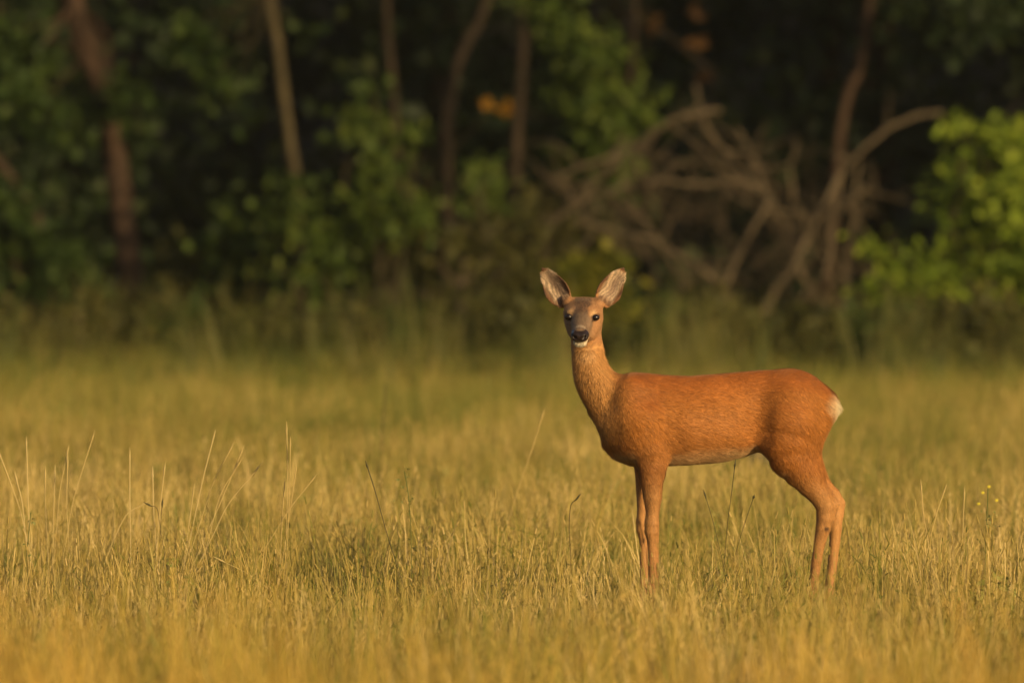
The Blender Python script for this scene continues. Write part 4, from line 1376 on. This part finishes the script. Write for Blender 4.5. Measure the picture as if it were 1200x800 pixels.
# fur strands
fn = np.cross(V[Fq[:, 2]] - V[Fq[:, 0]], V[Fq[:, 3]] - V[Fq[:, 1]])
area = np.linalg.norm(fn, axis=1) * 0.5
fc = V[Fq].mean(1)
wgt = area * np.where(fc[:, 1] < 0.03, 1.0, 0.35) * np.where(fc[:, 1] < -0.0, 1.2, 1.0)
wgt = wgt * (1 + 2.0 * hmask[Fq[:, 0]] + 2.5 * (inner[Fq[:, 0]]))
NS = 300000
fi = rng.choice(len(Fq), NS, p=wgt / wgt.sum())
b1 = rng.random((NS, 1)); b2 = rng.random((NS, 1))
q = V[Fq[fi]]; nq = Nn[Fq[fi]]
def bil(q): return (q[:, 0] * (1 - b1) + q[:, 1] * b1) * (1 - b2) + (q[:, 3] * (1 - b1) + q[:, 2] * b1) * b2
R0 = bil(q); RN = bil(nq); RN /= np.linalg.norm(RN, axis=1)[:, None]
c0, g0, in0, h0 = deer_color(R0, RN)
ok = g0 < 0.2
# no hair in the eyes or on the nose
qq = R0 - HC
for s in (-1, 1):
    ec = np.array([.050, s * .039, .0065])
    ok &= np.linalg.norm(np.stack([qq @ hf, qq @ hr, qq @ hu], 1) - ec, axis=1) > 0.0125
R0, RN, c0, in0, h0 = R0[ok], RN[ok], c0[ok], in0[ok], h0[ok]
NS = len(R0)
D0 = fur_flow(R0, RN)
pyr = FOOT - R0[:, 2] / K; pxr = R0[:, 0] / K + 600
leg = ss(pyr, 545, 600)
ln = 0.013 + 0.004 * (1 - ss(pxr, 700, 750)) * ss(pyr, 400, 420) * (1 - ss(pyr, 450, 480))
ln = ln * (1 - leg) + 0.006 * leg
ln = ln * (1 - h0) + 0.0058 * h0
onear = (pyr < 350)
ln = np.where(onear & (in0 < 0.3), 0.004, ln)
ln = np.where(in0 > 0.3, 0.011, ln)
rp = blot(R0, np.array([dx(980), 0, dz(475)]), np.array([.04, .09, .045]), 0.6)
ln = ln + 0.006 * rp
ln = ln * rng.uniform(0.6, 1.25, NS)
lift = rng.uniform(0.05, 0.34, NS) + 0.05 * rp + np.where(in0 > .3, 0.1, 0)
jit = rng.standard_normal((NS, 3)) * 0.16
Dd = D0 + jit; Dd -= RN * (Dd * RN).sum(1)[:, None]; Dd /= np.linalg.norm(Dd, axis=1)[:, None]
S0 = np.cross(Dd, RN)
w = rng.uniform(0.0005, 0.0010, NS)[:, None]
root_ = R0 - RN * 0.0006
midp = R0 + (Dd * 0.55 + RN * lift[:, None] * 0.75) * ln[:, None]
tipp = R0 + (Dd * 1.0 + RN * lift[:, None] * 0.95) * ln[:, None]
FV = np.stack([root_ - S0 * w / 2, root_ + S0 * w / 2, midp - S0 * w * 0.4, midp + S0 * w * 0.4, tipp], 1).reshape(-1, 3)
k = np.arange(NS)[:, None] * 5
FT = np.concatenate([k + np.array([[0, 1, 3]]), k + np.array([[0, 3, 2]]), k + np.array([[2, 3, 4]])], 0)
shade = rng.uniform(0.68, 1.32, NS) * (1 + 0.10 * vnoise(np.cross(R0, D0) * 1.0, 260, 21))
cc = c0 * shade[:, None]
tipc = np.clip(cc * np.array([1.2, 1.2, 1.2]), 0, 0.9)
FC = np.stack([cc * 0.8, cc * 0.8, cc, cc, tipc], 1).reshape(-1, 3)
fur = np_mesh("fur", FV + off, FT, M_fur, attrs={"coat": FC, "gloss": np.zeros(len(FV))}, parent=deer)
fnorm = RN * 1.0 + Dd * 0.12 + rng.standard_normal((NS, 3)) * 0.26
fnorm /= np.linalg.norm(fnorm, axis=1)[:, None]
fur.data.normals_split_custom_set_from_vertices(np.repeat(fnorm, 5, axis=0).astype(np.float32).tolist())
fur['kind'] = 'stuff'


# eyes
def eye(s):
    c = hl(.0485, s * .0380, .0062)
    n, m = 24, 16
    Vv = []
    for i in range(m):
        ph = math.pi * i / (m - 1)
        for j in range(n):
            th = 2 * math.pi * j / n
            Vv.append(c + np.array([0.0120 * math.sin(ph) * math.cos(th), 0.0104 * math.sin(ph) * math.sin(th), 0.0096 * math.cos(ph)]))
    Fe = [[i * n + j, (i + 1) * n + j, (i + 1) * n + (j + 1) % n, i * n + (j + 1) % n] for i in range(m - 1) for j in range(n)]
    np_mesh("eye", np.array(Vv) + off, np.array(Fe), M_eye, parent=deer)


M_eye, nt, out = new_mat("eye")
p = nt.nodes.new("ShaderNodeBsdfPrincipled")
p.inputs["Base Color"].default_value = (0.012, 0.007, 0.006, 1)
p.inputs["Roughness"].default_value = 0.12
p.inputs["Specular IOR Level"].default_value = 0.5
nt.links.new(p.outputs[0], out.inputs[0])
eye(-1); eye(1)
print("deer verts", len(V), "strands", NS)
